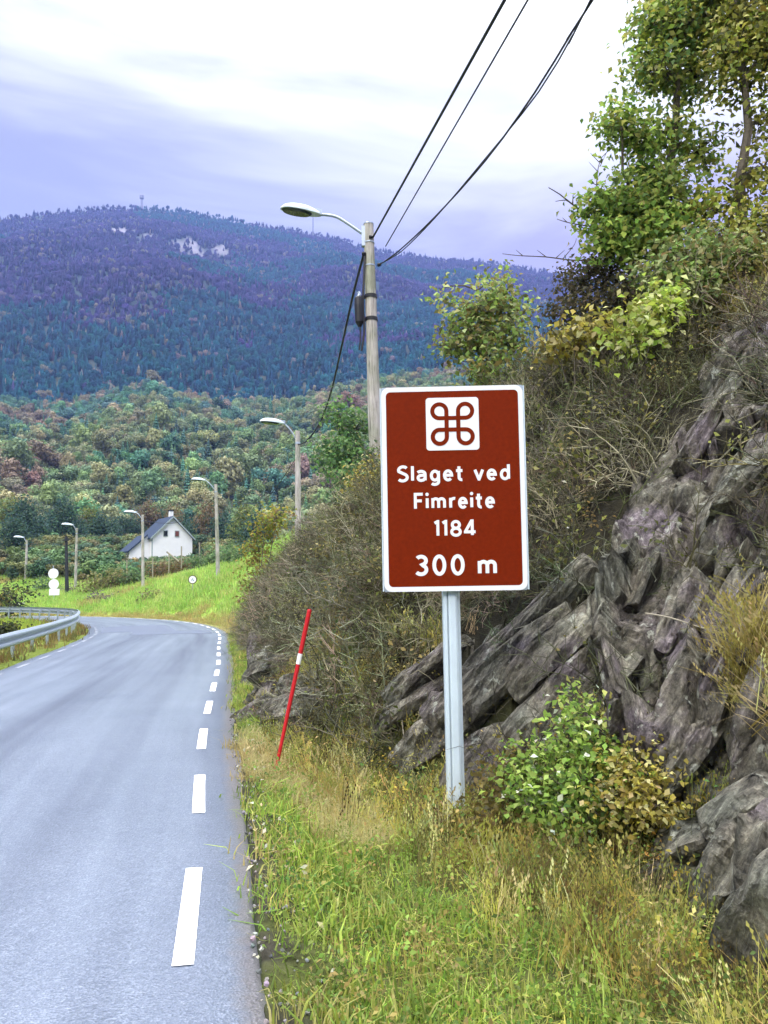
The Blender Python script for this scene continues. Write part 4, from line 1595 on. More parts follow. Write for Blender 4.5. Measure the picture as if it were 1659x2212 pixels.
plant('leafy_bush', 'light green bush with pale stems under the bank trees', 'bush', b4,
      [V(1480, 560, 8.2, 60), V(1550, 570, 8.1, 55), V(1420, 600, 8.1, 50), V(1620, 580, 7.9, 60), V(1500, 620, 7.9, 40)],
      0.03, 0.075, 3000, [(0.20, 0.30, 0.09), (0.28, 0.34, 0.12), (0.14, 0.20, 0.05), (0.40, 0.42, 0.20), (0.22, 0.19, 0.07)], bark='pale_bark', stems=True, part=('stems', 'foliage'))
plant('leafy_bush', 'glowing yellow green bush hanging over the bank rim', 'bush', stand(1395, 7.5),
      [V(1400, 690, 7.6, 40), V(1370, 730, 7.5, 34), V(1430, 650, 7.7, 36), V(1340, 760, 7.4, 22)], 0.02, 0.085, 800,
      [(0.40, 0.50, 0.08), (0.32, 0.42, 0.07), (0.60, 0.62, 0.28), (0.24, 0.26, 0.05)], stems=True, part=('stems', 'foliage'))
plant('leafy_bush', 'dark brown dry bush on the bank rim left of the young tree', 'bush', stand(1270, 8.7),
      [V(1260, 610, 9.0, 55), V(1310, 600, 8.8, 50), V(1230, 670, 8.8, 50), V(1290, 680, 8.6, 50), V(1340, 640, 8.5, 45)], 0.03, 0.055, 3000,
      [(0.085, 0.075, 0.04), (0.12, 0.10, 0.05), (0.06, 0.06, 0.03)], stems=True, part=('stems', 'foliage'))
plant('leafy_bush', 'yellow ochre bush in the brush right of the sign top', 'bush', stand(1240, 8.1),
      [V(1240, 730, 8.2, 38), V(1290, 710, 8.1, 36), V(1195, 750, 8.3, 28)], 0.02, 0.085, 600, YELL, stems=True, part=('stems', 'foliage'))
plant('young_tree', 'green and brown pointed young tree standing above the sign', 'tree', stand(1045, 11.8),
      [V(1070, 615, 12.2, 32, 1.2), V(1060, 670, 12.0, 46), V(1010, 690, 12.0, 42), V(1095, 670, 12.2, 42), V(975, 655, 12.2, 22, 1.2), V(1030, 740, 11.8, 52), V(1100, 740, 11.8, 50), V(985, 750, 11.8, 36), V(1050, 800, 11.5, 50), V(950, 625, 12.2, 12)],
      0.04, 0.10, 3300, [(0.27, 0.38, 0.08), (0.20, 0.29, 0.07), (0.28, 0.24, 0.07), (0.42, 0.48, 0.18), (0.12, 0.13, 0.05)], inner=0.3)
plant('leafy_bush', 'green bush beside the utility pole with a few pale leaves', 'bush', stand(760, 15.0),
      [V(735, 900, 15.5, 32, 1.1), V(770, 925, 15.5, 36), V(750, 980, 15.2, 42), V(795, 990, 14.8, 26), V(715, 970, 15.4, 26), V(760, 1040, 14.4, 42), V(720, 1010, 15, 26)],
      0.03, 0.10, 2400, [(0.10, 0.20, 0.06), (0.15, 0.26, 0.08), (0.07, 0.13, 0.06), (0.30, 0.34, 0.14)], w=[0.35, 0.3, 0.27, 0.08], stems=True, part=('stems', 'foliage'))
plant('leafy_bush', 'yellow leaved bush tucked against the sign edge by the utility pole', 'bush', stand(805, 12.4),
      [V(805, 1010, 12.5, 26), V(775, 1045, 12.5, 24), V(830, 1030, 12.3, 26)], 0.02, 0.08, 450, YELL, stems=True, part=('stems', 'foliage'))
plant('leafy_bush', 'yellow green shrub at the far end of the bank above the field', 'bush', stand(560, 22.0),
      [V(575, 1130, 22.5, 30, 1.2), V(560, 1190, 22.5, 30, 1.2), V(550, 1250, 22.3, 26, 1.2), V(545, 1305, 22.0, 24), V(585, 1240, 21.8, 30), V(600, 1120, 22.2, 26), V(570, 1330, 21.5, 28)],
      0.03, 0.11, 2000, [(0.27, 0.30, 0.04), (0.33, 0.27, 0.05), (0.18, 0.22, 0.04), (0.22, 0.16, 0.05)], stems=True, part=('stems', 'foliage'))
plant('leafy_bush', 'low dark green shrub at the verge end of the rock', 'bush', stand(590, 17.5),
      [V(560, 1370, 18, 26), V(590, 1385, 17.5, 26), V(620, 1370, 17, 28), V(590, 1345, 18, 24)],
      0.02, 0.09, 800, [(0.10, 0.14, 0.03), (0.15, 0.15, 0.04), (0.06, 0.07, 0.03)], stems=True, part=('stems', 'foliage'))
# shrubs at the foot of the rock
bs = hit(1230, 1800)
plant('leafy_shrub', 'fresh green leafy shrub right of the sign post at the rock foot', 'shrub', bs,
      [V(1230, 1590, 4.8, 62), V(1260, 1540, 4.9, 40), V(1180, 1680, 4.7, 75), V(1260, 1680, 4.7, 75), V(1150, 1640, 4.8, 45), V(1210, 1770, 4.5, 65), V(1310, 1620, 4.8, 45), V(1140, 1740, 4.5, 45), V(1290, 1760, 4.5, 45), V(1245, 1500, 4.9, 26), V(1110, 1690, 4.7, 30), V(1350, 1680, 4.6, 34)],
      0.012, 0.045, 2500, [(0.22, 0.34, 0.06), (0.32, 0.46, 0.09), (0.10, 0.17, 0.04), (0.44, 0.52, 0.14), (0.78, 0.79, 0.64)], w=[0.32, 0.30, 0.19, 0.16, 0.03], stems=True, part=('stems', 'foliage'), inner=0.2)
plant('leafy_shrub', 'yellowing shrub between the green shrub and the rock face', 'shrub', hit(1370, 1800),
      [V(1370, 1680, 4.5, 50), V(1340, 1740, 4.4, 55), V(1420, 1740, 4.4, 50), V(1330, 1640, 4.6, 32), V(1440, 1670, 4.5, 28), V(1390, 1600, 4.6, 20)],
      0.010, 0.042, 1300, YELL, stems=True, part=('stems', 'foliage'), inner=0.2)
plant('leafy_shrub', 'brown leaved low shrub left of the green shrub beside the post', 'shrub', hit(1090, 1790),
      [V(1080, 1700, 4.9, 45), V(1060, 1760, 4.7, 45), V(1110, 1650, 5.0, 34)],
      0.008, 0.045, 700, [(0.17, 0.13, 0.04), (0.24, 0.19, 0.05), (0.11, 0.09, 0.035)], stems=True, part=('stems', 'foliage'), inner=0.2)
plant('grass_clump', 'arching ochre grass clump growing on the rock at the frame edge', 'grass clump', hit(1640, 1480),
      [V(1640, 1420, 4.6, 70), V(1600, 1480, 4.5, 45), V(1660, 1540, 4.4, 50)],
      0.006, 0.05, 700, [(0.30, 0.25, 0.05), (0.22, 0.19, 0.04), (0.16, 0.15, 0.05)], stems=True, part=('stems', 'foliage'), inner=0.15, aspect=0.15)

# bare branches that reach out over the bank rim against the sky
def bare(label, segs, Y, r0):
    b0 = P(*segs[0][0], Y)
    root = empty('bare_branch', b0, label, 'branch')
    for i, s_ in enumerate(segs):
        mb = MB()
        pts_ = catmull([P(x, y, Y) for x, y in s_], 0.08)
        rr_ = r0 * (1.0 if i == 0 else 0.6)
        mb.tube(pts_, list(np.linspace(rr_, rr_ * 0.35, len(pts_))), 5)
        mb.build('stem' if i == 0 else 'twig', M['bark'], root, fix=False)


bare('forked bare branch sticking out left of the small green tree', [[(1330, 500), (1270, 465), (1235, 440), (1210, 420), (1185, 405)], [(1235, 440), (1222, 432), (1200, 435)], [(1237, 440), (1238, 420)]], 8.7, 0.016)
bare('leaf tipped bare twig below the forked branch', [[(1330, 490), (1270, 488), (1225, 480), (1203, 473)], [(1225, 480), (1215, 470)], [(1240, 482), (1228, 466)]], 8.7, 0.011)
bare('thin bare branch arching under the upper green tuft', [[(1330, 400), (1292, 440), (1290, 380), (1300, 340), (1325, 318)], [(1293, 372), (1272, 350)], [(1296, 360), (1310, 330)], [(1290, 400), (1272, 392)], [(1294, 350), (1275, 330)]], 8.8, 0.010)
bare('long low bare branch stretched over the bank rim towards the mountain', [[(1300, 560), (1240, 562), (1180, 555), (1120, 552), (1085, 548)], [(1180, 555), (1160, 540)], [(1215, 560), (1240, 530), (1245, 515)], [(1200, 558), (1220, 540)], [(1130, 553), (1115, 540)], [(1250, 562), (1270, 530)]], 10.5, 0.013)

# pale dead stems that arch through the brush
def stem(pts_px, r, off=0.25):
    h_ = [hit(x, y).y for x, y in pts_px]
    ok = [v for v in h_ if v < 25]
    lo = float(np.median(ok)) if ok else 12.0
    ys_ = np.clip(np.interp(range(len(h_)), [0, len(h_) - 1], [h_[0], h_[-1]]), lo - 0.5, lo + 0.5) - off
    pp_ = catmull([P(x, y, float(Y_)) for (x, y), Y_ in zip(pts_px, ys_)], 0.06)
    return pp_, list(np.linspace(r, r * 0.35, len(pp_)))


STEMS = [('pale arching dead stem nearest the top corner of the sign', [(1242, 870), (1250, 840), (1275, 810), (1310, 790)], 0.010),
         ('long pale dead stem crossing the brush below the yellow bush', [(1530, 800), (1450, 860), (1400, 930), (1340, 1010)], 0.010),
         ('thin dead stem running down the brush in the middle', [(1330, 860), (1318, 920), (1322, 1000), (1332, 1060)], 0.008),
         ('dead stem curving sideways through the brush near the sign', [(1170, 1060), (1240, 1030), (1310, 985), (1400, 960)], 0.008),
         ('two pronged pale stem lying across the rock face', [(1395, 1325), (1450, 1335), (1530, 1360), (1600, 1372)], 0.007),
         ('crooked dead stem left of the sign above the stake', [(705, 1140), (712, 1180), (720, 1220), (728, 1240)], 0.010),
         ('bent dead stem behind the stake top', [(620, 1345), (665, 1320), (690, 1290), (715, 1270)], 0.010),
         ('upright dead stem in the brush left of the post', [(870, 1500), (868, 1550), (872, 1600), (860, 1630)], 0.008),
         ('dead stem slanting behind the sign edge', [(760, 1140), (800, 1160), (830, 1190), (850, 1230)], 0.012)]
for lb, px_, r_s in STEMS:
    pp_, rr_ = stem(px_, r_s)
    mb = MB()
    mb.tube(pp_, rr_, 5)
    tag(mb.build('dead_stem', M['pale_bark'], None, fix=False), lb, 'stem', 'dead stems in the brush')
#@@PART3

# ------------------------------------------------------------------ the brown road sign
SIGN_Y = 5.25
sc_ = P(980, 1054, SIGN_Y)                       # middle of the board
SW, SH = 1.0, 1.403
px_m = (P(1138, 1054, SIGN_Y) - P(822, 1054, SIGN_Y)).length
SCL = px_m / SW
SW = 0.972
gz0 = tz(sc_.x, sc_.y)
sign = empty('road_sign', (sc_.x, sc_.y, gz0), 'brown tourist road sign with looped square symbol on a metal post', 'road sign', rz=R(-1.5))
SM = Matrix.Translation((sc_.x, sc_.y, sc_.z)) @ Matrix.Rotation(R(-1.5), 4, 'Z') @ Matrix.Rotation(R(2.6), 4, 'X') @ Matrix.Scale(SCL, 4)


def rrect(w, h, r, n=6):
    o = []
    for cx, cz, a0 in ((w / 2 - r, h / 2 - r, 0), (-w / 2 + r, h / 2 - r, 90), (-w / 2 + r, -h / 2 + r, 180), (w / 2 - r, -h / 2 + r, 270)):
        for k in range(n + 1):
            an = R(a0 + 90 * k / n)
            o.append((cx + r * math.cos(an), cz + r * math.sin(an)))
    return o


def plate(name, poly, y0, y1, m, parent, Mx):
    mb = MB()
    mb.prism(poly, y0, y1, Mx)
    return mb.build(name, m, parent)


# local sign space: x right, z up, -y towards the viewer
plate('backing_plate', rrect(SW, SH, 0.012), 0.0, 0.012, M['galv'], sign, SM)
rimo = rrect(SW, SH, 0.052)
rimi = rrect(SW - 0.064, SH - 0.064, 0.030)
mb = MB()
n = len(rimo)
vs_ = [SM @ Vector((p[0], y_, p[1])) for y_ in (-0.0045, -0.001) for r_ in (rimo, rimi) for p in r_]
fs2 = [(i, (i + 1) % n, n + (i + 1) % n, n + i) for i in range(n)] + [(i, i + 2 * n, 2 * n + (i + 1) % n, (i + 1) % n) for i in range(n)] + [(n + i, n + (i + 1) % n, 3 * n + (i + 1) % n, 3 * n + i) for i in range(n)]
mb.add(vs_, fs2)
mb.build('white_border', M['sign_white'], sign)
plate('brown_panel', rrect(SW - 0.066, SH - 0.066, 0.029), -0.0035, -0.0008, M['sign_brown'], sign, SM)
# narrow bright edge profiles on both sides of the board
for sx_ in (-1, 1):
    mb = MB()
    vs2 = [SM @ (Vector((sx_ * (SW / 2 + 0.006), 0.004, 0)) + Vector((a_ * 0.004, b_ * 0.010, c_ * (SH / 2 - 0.004)))) for a_ in (-1, 1) for b_ in (-1, 1) for c_ in (-1, 1)]
    mb.add(vs2, [(0, 1, 3, 2), (4, 6, 7, 5), (0, 4, 5, 1), (2, 3, 7, 6), (0, 2, 6, 4), (1, 5, 7, 3)])
    mb.build('edge_profile', M['alu'], sign)


def cz_(ypx):            # crop pixel row -> local z
    return SH / 2 - (ypx - 235) / 1160.0


def cx_(xpx):
    return (xpx - 780) / 1160.0


sp_c = (cx_(781), cz_(537))
symbol = plate('symbol_plate', [(p[0] + sp_c[0], p[1] + sp_c[1]) for p in rrect(0.362, 0.364, 0.022)], -0.0060, -0.0036, M['sign_white'], sign, SM)
rl, ih = 56 / 1160, 46.5 / 1160
for k, (qx, qz) in enumerate(((-1, 1), (1, 1), (1, -1), (-1, -1))):
    ctr = (qx * (ih + rl), qz * (ih + rl))
    path = [(qx * ih, -qz * ih * (1.0 if k % 2 else 0.995)), (qx * ih, qz * ih), (qx * ih, qz * (ih + rl))]
    for j in range(1, 25):
        an = math.pi * (1.5 * j / 24)
        path.append((ctr[0] - qx * rl * math.cos(an), ctr[1] + qz * rl * math.sin(an)))
    path.append((qx * ih, qz * ih))
    path.append((-qx * ih * 0.99, qz * ih))
    w_ = 0.0145
    vs2, fs2 = [], []
    yy_ = -0.0066 - 0.0004 * k
    for j, p in enumerate(path):
        a_ = Vector(path[max(j - 1, 0)])
        b_ = Vector(path[min(j + 1, len(path) - 1)])
        t_ = (b_ - a_).normalized()
        nrm_ = Vector((-t_.y, t_.x))
        for s_ in (1, -1):
            vs2.append(SM @ Vector((p[0] + sp_c[0] + nrm_.x * w_ * s_, yy_ - 0.00001 * j, p[1] + sp_c[1] + nrm_.y * w_ * s_)))
        if j:
            fs2.append((2 * j - 2, 2 * j - 1, 2 * j + 1, 2 * j))
    mb = MB()
    mb.add(vs2, fs2)
    mb.build('loop', M['sign_brown'], symbol)


# lettering: strokes of even width in the manner of the road alphabet (cap height 1, centre lines)
c0, cX, cT = 0.085, 0.625, 0.915


def ell(cx, cy, rx, ry, a0, a1, n=22):
    return [(cx + rx * math.cos(R(a0 + (a1 - a0) * k / n)), cy + ry * math.sin(R(a0 + (a1 - a0) * k / n))) for k in range(n + 1)]


GL = {
    'S': (0.50, [ell(0.26, 0.705, 0.19, 0.21, 35, 200) + ell(0.24, 0.285, 0.20, 0.21, 75, -145)[1:]]),
    'l': (0.17, [[(0.085, cT + 0.03), (0.085, c0)]]),
    'a': (0.47, [ell(0.20, 0.46, 0.175, 0.165, 145, 0) + [(0.375, c0)], [(0.375, 0.40), (0.22, 0.385)] + ell(0.205, 0.235, 0.135, 0.15, 100, 270) + [(0.30, 0.11), (0.375, 0.22)]]),
    'g': (0.49, [ell(0.245, 0.355, 0.155, 0.265, 0, 360), [(0.40, cX), (0.40, 0.03)] + ell(0.235, 0.0, 0.165, 0.165, 0, -140)]),
    'e': (0.48, [[(0.09, 0.365), (0.395, 0.365)] + ell(0.24, 0.355, 0.155, 0.27, 3, 318)]),
    't': (0.35, [[(0.15, 0.88), (0.15, 0.24)] + ell(0.265, 0.22, 0.115, 0.135, 180, 280), [(0.02, cX), (0.30, cX)]]),
    'v': (0.46, [[(0.06, 0.66), (0.225, 0.10), (0.235, 0.10), (0.40, 0.66)]]),
    'd': (0.49, [ell(0.245, 0.355, 0.155, 0.265, 0, 360), [(0.40, cT + 0.03), (0.40, c0)]]),
    'F': (0.48, [[(0.10, c0 - 0.03), (0.10, cT), (0.45, cT)], [(0.10, 0.52), (0.40, 0.52)]]),
    'i': (0.17, [[(0.085, cX + 0.04), (0.085, c0)], [(0.085, 0.90), (0.085, 0.905)]]),
    'm': (0.74, [[(0.09, cX + 0.04), (0.09, c0)], ell(0.225, 0.46, 0.135, 0.165, 180, 0) + [(0.36, c0)], ell(0.495, 0.46, 0.135, 0.165, 180, 0) + [(0.63, c0)]]),
    'r': (0.33, [[(0.09, cX + 0.04), (0.09, c0)], ell(0.26, 0.43, 0.17, 0.20, 180, 75)]),
    '1': (0.26, [[(0.03, 0.83), (0.16, 0.93), (0.17, 0.93), (0.17, c0)]]),
    '8': (0.52, [ell(0.26, 0.715, 0.155, 0.20, 0, 360), ell(0.26, 0.295, 0.185, 0.21, 0, 360)]),
    '4': (0.54, [[(0.36, c0), (0.36, 0.93), (0.33, 0.93), (0.06, 0.30), (0.06, 0.28), (0.50, 0.28)]]),
    '3': (0.48, [ell(0.22, 0.72, 0.17, 0.195, 145, -80) + ell(0.21, 0.295, 0.19, 0.21, 75, -145)[1:]]),
    '0': (0.54, [ell(0.27, 0.50, 0.18, 0.415, 0, 360, 34)]),
}


def ribbon(pts2, hw2, y_, closed=False):
    vs2, fs2 = [], []
    n_ = len(pts2)
    for j in range(n_):
        a_ = Vector(pts2[max(j - 1, 0)])
        p_ = Vector(pts2[j])
        b_ = Vector(pts2[min(j + 1, n_ - 1)])
        if closed and j in (0, n_ - 1):
            a_, b_ = Vector(pts2[-2]), Vector(pts2[1])
        t1 = (p_ - a_).normalized() if (p_ - a_).length > 1e-9 else (b_ - p_).normalized()
        t2_ = (b_ - p_).normalized() if (b_ - p_).length > 1e-9 else t1
        tt = (t1 + t2_).normalized() if (t1 + t2_).length > 1e-6 else t1
        nr = Vector((-tt.y, tt.x))
        k_ = 1.0 / max(0.62, nr.dot(Vector((-t1.y, t1.x))))
        for s_ in (1, -1):
            vs2.append((p_.x + nr.x * hw2 * s_ * k_, y_ - 0.000004 * j, p_.y + nr.y * hw2 * s_ * k_))
        if j:
            fs2.append((2 * j - 2, 2 * j - 1, 2 * j + 1, 2 * j))
    return vs2, fs2


def text_line(body, x0, x1, ytop, ybase, gap=0.085, word=0.34):
    pen, items = 0.0, []
    for ch_ in body:
        if ch_ == ' ':
            pen += word
            continue
        items.append((ch_, pen))
        pen += GL[ch_][0] + gap
    pen -= gap
    zs_ = (ybase - ytop) / 1160.0
    w_t = cx_(x1) - cx_(x0)
    sx_ = w_t / pen
    hw2 = zs_ * 0.088
    for ch_, px_ in items:
        mb = MB()
        for k, stroke in enumerate(GL[ch_][1]):
            pts2 = [(cx_(x0) + (px_ + q_[0]) * sx_, cz_(ybase) + q_[1] * zs_) for q_ in stroke]
            if len(pts2) == 2 and abs(pts2[0][1] - pts2[1][1]) < 0.01 * zs_ and abs(pts2[0][0] - pts2[1][0]) < 1e-6:
                c2 = pts2[0]                       # the dot of an i
                vs2 = [(c2[0] + math.cos(a_) * hw2 * 1.15, -0.0052, c2[1] + math.sin(a_) * hw2 * 1.15) for a_ in np.linspace(0, 6.2832, 13)[:-1]]
                fs2 = [tuple(range(12))]
            else:
                cl = (Vector(stroke[0]) - Vector(stroke[-1])).length < 1e-6
                vs2, fs2 = ribbon(pts2, hw2, -0.0052 - 0.0003 * k, cl)
            mb.add([SM @ Vector(v_) for v_ in vs2], fs2)
        mb.build('letter', M['sign_white'], sign)


text_line('Slaget ved', 333, 1232, 862, 996)
text_line('Fimreite', 457, 1105, 1083, 1216)
text_line('1184', 617, 952, 1304, 1436)
text_line('300 m', 462, 1115, 1574, 1741, 0.11, 0.30)

# extruded aluminium post with rounded face and grooves
pw = (P(996, 1400, SIGN_Y + 0.1) - P(958, 1400, SIGN_Y + 0.1)).length
pc = P(977, 1400, SIGN_Y + 0.115)
prof = []
hw, hd = pw / 2, pw * 0.42
for a_ in np.linspace(0, 1, 1):
    pass
prof = [(-hw, -hd * 0.70), (-hw * 0.92, -hd * 0.86), (-hw * 0.56, -hd * 0.90), (-hw * 0.53, -hd * 0.62), (-hw * 0.42, -hd * 0.62), (-hw * 0.38, -hd * 0.96), (-hw * 0.1, -hd), (hw * 0.40, -hd * 0.98), (hw * 0.62, -hd * 0.82), (hw * 0.66, -hd * 0.50), (hw * 0.80, -hd * 0.46), (hw, -hd * 0.20), (hw, hd * 0.9), (hw * 0.9, hd), (-hw * 0.9, hd), (-hw, hd * 0.9)]
mb = MB()
zb, zt_ = gz0 - 0.4, sc_.z + SH * SCL / 2 + 0.015
lean = 0.0
vs2 = [(pc.x + p[0], pc.y + p[1], z) for z in (zb, zt_) for p in prof]
n = len(prof)
mb.add(vs2, [tuple(range(n)), tuple(range(n, 2 * n))] + [(i, (i + 1) % n, n + (i + 1) % n, n + i) for i in range(n)])
mb.build('post', M['alu'], sign)
for zz in (-0.36, 0.0, 0.36):
    mb = MB()
    mb.box((pc.x, sc_.y + 0.035 - zz * 0.06, sc_.z + zz * SH * SCL), (0.5, 0.03, 0.045))
    mb.build('bracket', M['galv'], sign)

# ------------------------------------------------------------------ red snow stake
sb, st_ = G(594, 1672, -0.08), None
sy_ = sb.y
st_ = P(669, 1316, sy_ + 0.05)
stake = empty('snow_stake', sb, 'leaning red snow stake with one white band in the verge', 'stake')
rs_ = 0.0185


def on(f):
    return sb.lerp(st_, f)


mb = MB()
mb.tube([on(-0.12), on(0.20), on(0.45), on(0.660)], [rs_ * 0.7, rs_ * 0.8, rs_ * 0.9, rs_ * 0.95], 10)
mb.build('lower_rod', M['red'], stake, smooth=False)
mb = MB()
mb.tube([on(0.660), on(0.725)], rs_ * 1.02, 10)
mb.build('white_band', M['white_paint'], stake)
mb = MB()
mb.tube([on(0.725), on(0.99), on(1.0)], [rs_ * 0.98, rs_ * 1.02, rs_ * 0.8], 10)
mb.build('upper_rod', M['red'], stake)


# ------------------------------------------------------------------ street lamps
def lamp_head(c_, d, L, W_, H_, parent, up=Vector((0, 0, 1))):
    """cobra head: domed housing, dark lens below; d points from arm to tip"""
    d = Vector(d).normalized()
    s_ = d.cross(up).normalized()
    u_ = s_.cross(d).normalized()
    vs2, fs2 = [], []
    N, K = 12, 10
    for i in range(N):
        f = i / (N - 1)
        wf = 0.30 + 0.70 * math.sin(min(1, f * 1.5 + 0.15) * math.pi / 2) if f < 0.7 else math.sqrt(max(0.02, 1 - ((f - 0.7) / 0.31) ** 2))
        hf = (0.45 + 0.55 * math.sin(min(1, f * 2.2) * math.pi / 2)) if f < 0.55 else math.sqrt(max(0.02, 1 - ((f - 0.55) / 0.46) ** 2))
        for k in range(K):
            an = math.pi * k / (K - 1)
            vs2.append(Vector(c_) + d * (f - 0.5) * L + s_ * math.cos(an) * W_ / 2 * wf + u_ * math.sin(an) * H_ * hf)
    for i in range(N - 1):
        for k in range(K - 1):
            fs2.append((i * K + k, i * K + k + 1, (i + 1) * K + k + 1, (i + 1) * K + k))
        fs2.append((i * K + K - 1, i * K, (i + 1) * K, (i + 1) * K + K - 1))
    fs2.append(tuple(range(K)))
    fs2.append(tuple(range((N - 1) * K, N * K)))
    mb = MB()
    mb.add(vs2, fs2)
    o = mb.build('lamp_head', M['lamp'], parent, smooth=False)
    mb = MB()
    N2 = 20
    for z0, sc2 in ((-0.004, 0.92), (-H_ * 0.30, 0.80)):
        for k in range(N2):
            an = 2 * math.pi * k / N2
            mb.v.append(Vector(c_) + d * (0.08 + math.cos(an) * 0.43 * sc2) * L + s_ * math.sin(an) * W_ * 0.46 * sc2 + u_ * z0)
    mb.f += [tuple(range(N2)), tuple(range(N2, 2 * N2))] + [(k, (k + 1) % N2, N2 + (k + 1) % N2, N2 + k) for k in range(N2)]
    mb.build('lens', M['lens'], o)
    mb = MB()
    mb.box(Vector(c_) - d * L * 0.47 + u_ * H_ * 0.36, (L * 0.16, W_ * 0.34, H_ * 0.75), Matrix((d, s_, u_)).transposed())
    mb.build('housing', M['galv'], o)
    return o


def street_lamp(label, x, ytop, Y, xh, yh, rad, headL, pole_m='pole', base_px=None, group='street lamps along the road'):
    top = P(x, ytop, Y)
    gz_ = tz(top.x, top.y)
    if base_px:
        b_ = P(base_px[0], base_px[1], Y)
        gz_ = min(b_.z, gz_)
        bx = b_.x
    else:
        bx = top.x
    root = empty('street_lamp', (bx, top.y, gz_), label, 'street lamp', group)
    mb = MB()
    mb.tube([(bx, top.y, gz_ - 0.3), (bx + (top.x - bx) * 0.5, top.y, (gz_ + top.z) / 2), tuple(top)], [rad * 1.25, rad * 1.1, rad * 0.92], 12)
    mb.build('pole', M[pole_m], root, smooth=False)
    hc = P(xh, yh, Y - 0.25)
    d = (hc - (top - Vector((0, 0, 0.3)))).normalized()
    d.z = 0.06
    d.normalize()
    inner = hc - d * headL * 0.5
    a0 = top - Vector((0, 0, 0.45))
    mb = MB()
    pth = catmull([a0, a0.lerp(inner, 0.30) + Vector((0, 0, 0.10)), a0.lerp(inner, 0.68) + Vector((0, 0, 0.10)), inner + Vector((0, 0, 0.02))], 0.12)
    mb.tube(pth, rad * 0.30, 8)
    mb.build('arm', M['galv'], root)
    mb = MB()
    mb.tube([top - Vector((0, 0, 0.50)), top - Vector((0, 0, 0.42))], rad * 1.06, 12)
    mb.build('clamp', M['galv'], root)
    lamp_head(hc, d, headL, headL * 0.42, headL * 0.19, root)
    return root


street_lamp('street lamp rising behind the bank brush left of the utility pole', 643, 931, 28, 587, 913, 0.10, 0.88)
street_lamp('street lamp standing on the green field right of the white house', 466, 1046, 45, 428, 1037, 0.10, 0.80, base_px=(472, 1272))
street_lamp('street lamp in front of the white house roof', 308, 1112, 57, 281, 1107, 0.10, 0.90, base_px=(309, 1292))
street_lamp('street lamp next to the dark wooden pole', 166, 1141, 66, 145, 1134, 0.10, 0.95)
street_lamp('farthest street lamp at the left above the rail', 58, 1167, 78, 40, 1161, 0.11, 0.95)
# dark wooden pole
tp = P(143, 1158, 63)
wp = empty('wooden_pole', (tp.x + 0.15, tp.y, tz(tp.x, tp.y)), 'dark tarred wooden pole beside a pale street lamp', 'pole')
mb = MB()
mb.tube([(tp.x + 0.2, tp.y, tz(tp.x, tp.y) - 0.2), tuple(tp)], [0.17, 0.11], 10)
mb.build('pole', M['dark_wood'], wp)
mb = MB()
mb.box(tp - Vector((0, 0.12, 0.35)), (0.5, 0.08, 0.10))
mb.build('crossarm', M['dark_wood'], wp)

# ------------------------------------------------------------------ utility pole with lamp
UY = 15.0
ut = P(796, 485, UY)
ub0 = P(812, 1010, UY)
up = empty('utility_pole', (ub0.x, UY, tz(ub0.x, UY)), 'weathered wooden utility pole with lamp arm and black cable box', 'utility pole')
lx = (ut.x - ub0.x) / (ut.z - ub0.z)


def upx(z):
    return Vector((ub0.x + (z - ub0.z) * lx, UY, z))


mb = MB()
zs = np.linspace(tz(ub0.x, UY) - 0.5, ut.z, 9)
mb.tube([upx(z) for z in zs], [0.140 - 0.038 * i / 8 + 0.003 * math.sin(i * 2.3) for i in range(9)], 16)
mb.build('pole', M['pole'], up)
mb = MB()
mb.tube([upx(ut.z - 0.005), upx(ut.z + 0.02)], 0.107, 16)
mb.build('cap', M['galv'], up)
hc = P(648, 458, UY - 0.25)
a0 = upx(P(780, 510, UY).z) + Vector((-0.09, -0.03, 0))
inner = P(690, 463, UY - 0.2)
mb = MB()
mb.tube(catmull([a0, P(757, 487, UY - 0.1), P(725, 468, UY - 0.15), inner], 0.06), 0.030, 8)
mb.build('lamp_arm', M['galv'], up)
lamp_head(hc, (hc - inner + Vector((0, 0, 0.02))).normalized(), 0.78, 0.32, 0.155, up)
mb = MB()
mb.box(upx(a0.z) + Vector((-0.11, -0.02, -0.02)), (0.07, 0.10, 0.42))
mb.build('arm_bracket', M['galv'], up)
for yv_ in (525, 575, 641, 690):
    z = P(800, yv_, UY).z
    mb = MB()
    if yv_ > 600:
        mb.tube([upx(z - 0.035), upx(z + 0.035)], 0.128, 14)
        mb.box(upx(z) + Vector((-0.16, -0.03, -0.02)), (0.16, 0.06, 0.05))
        mb.build('band_clamp', M['black'], up)
    else:
        mb.tube([upx(z - 0.012), upx(z + 0.012)], 0.115, 14)
        mb.build('strap', M['galv'], up)
# splice closure hanging on the bands
cl0, cl1 = P(775, 640, UY - 0.1), P(777, 706, UY - 0.1)
mb = MB()
mb.tube([cl0, cl0.lerp(cl1, 0.06), cl0.lerp(cl1, 0.30), cl0.lerp(cl1, 0.85), cl1], [0.05, 0.085, 0.095, 0.085, 0.03], 12)
box_ = mb.build('cable_box', M['black'], up)
mb = MB()
mb.tube([cl0 + Vector((0, 0, 0.09)), cl0 + Vector((0.02, 0, 0.04)), cl0], [0.03, 0.035, 0.04], 8)
mb.build('neck', M['galv'], box_)
mb = MB()
mb.tube(catmull([P(788, 545, UY - 0.08), P(786, 600, UY - 0.1), P(784, 660, UY - 0.1), P(787, 710, UY - 0.1), P(781, 758, UY - 0.1)], 0.1), 0.022, 6)
mb.build('down_lead', M['cable'], up)
mb = MB()
mb.tube(catmull([P(778, 705, UY - 0.1), P(779, 730, UY - 0.1), P(776, 756, UY - 0.1)], 0.1), 0.016, 6)
mb.build('down_lead', M['cable'], up)
ins = []
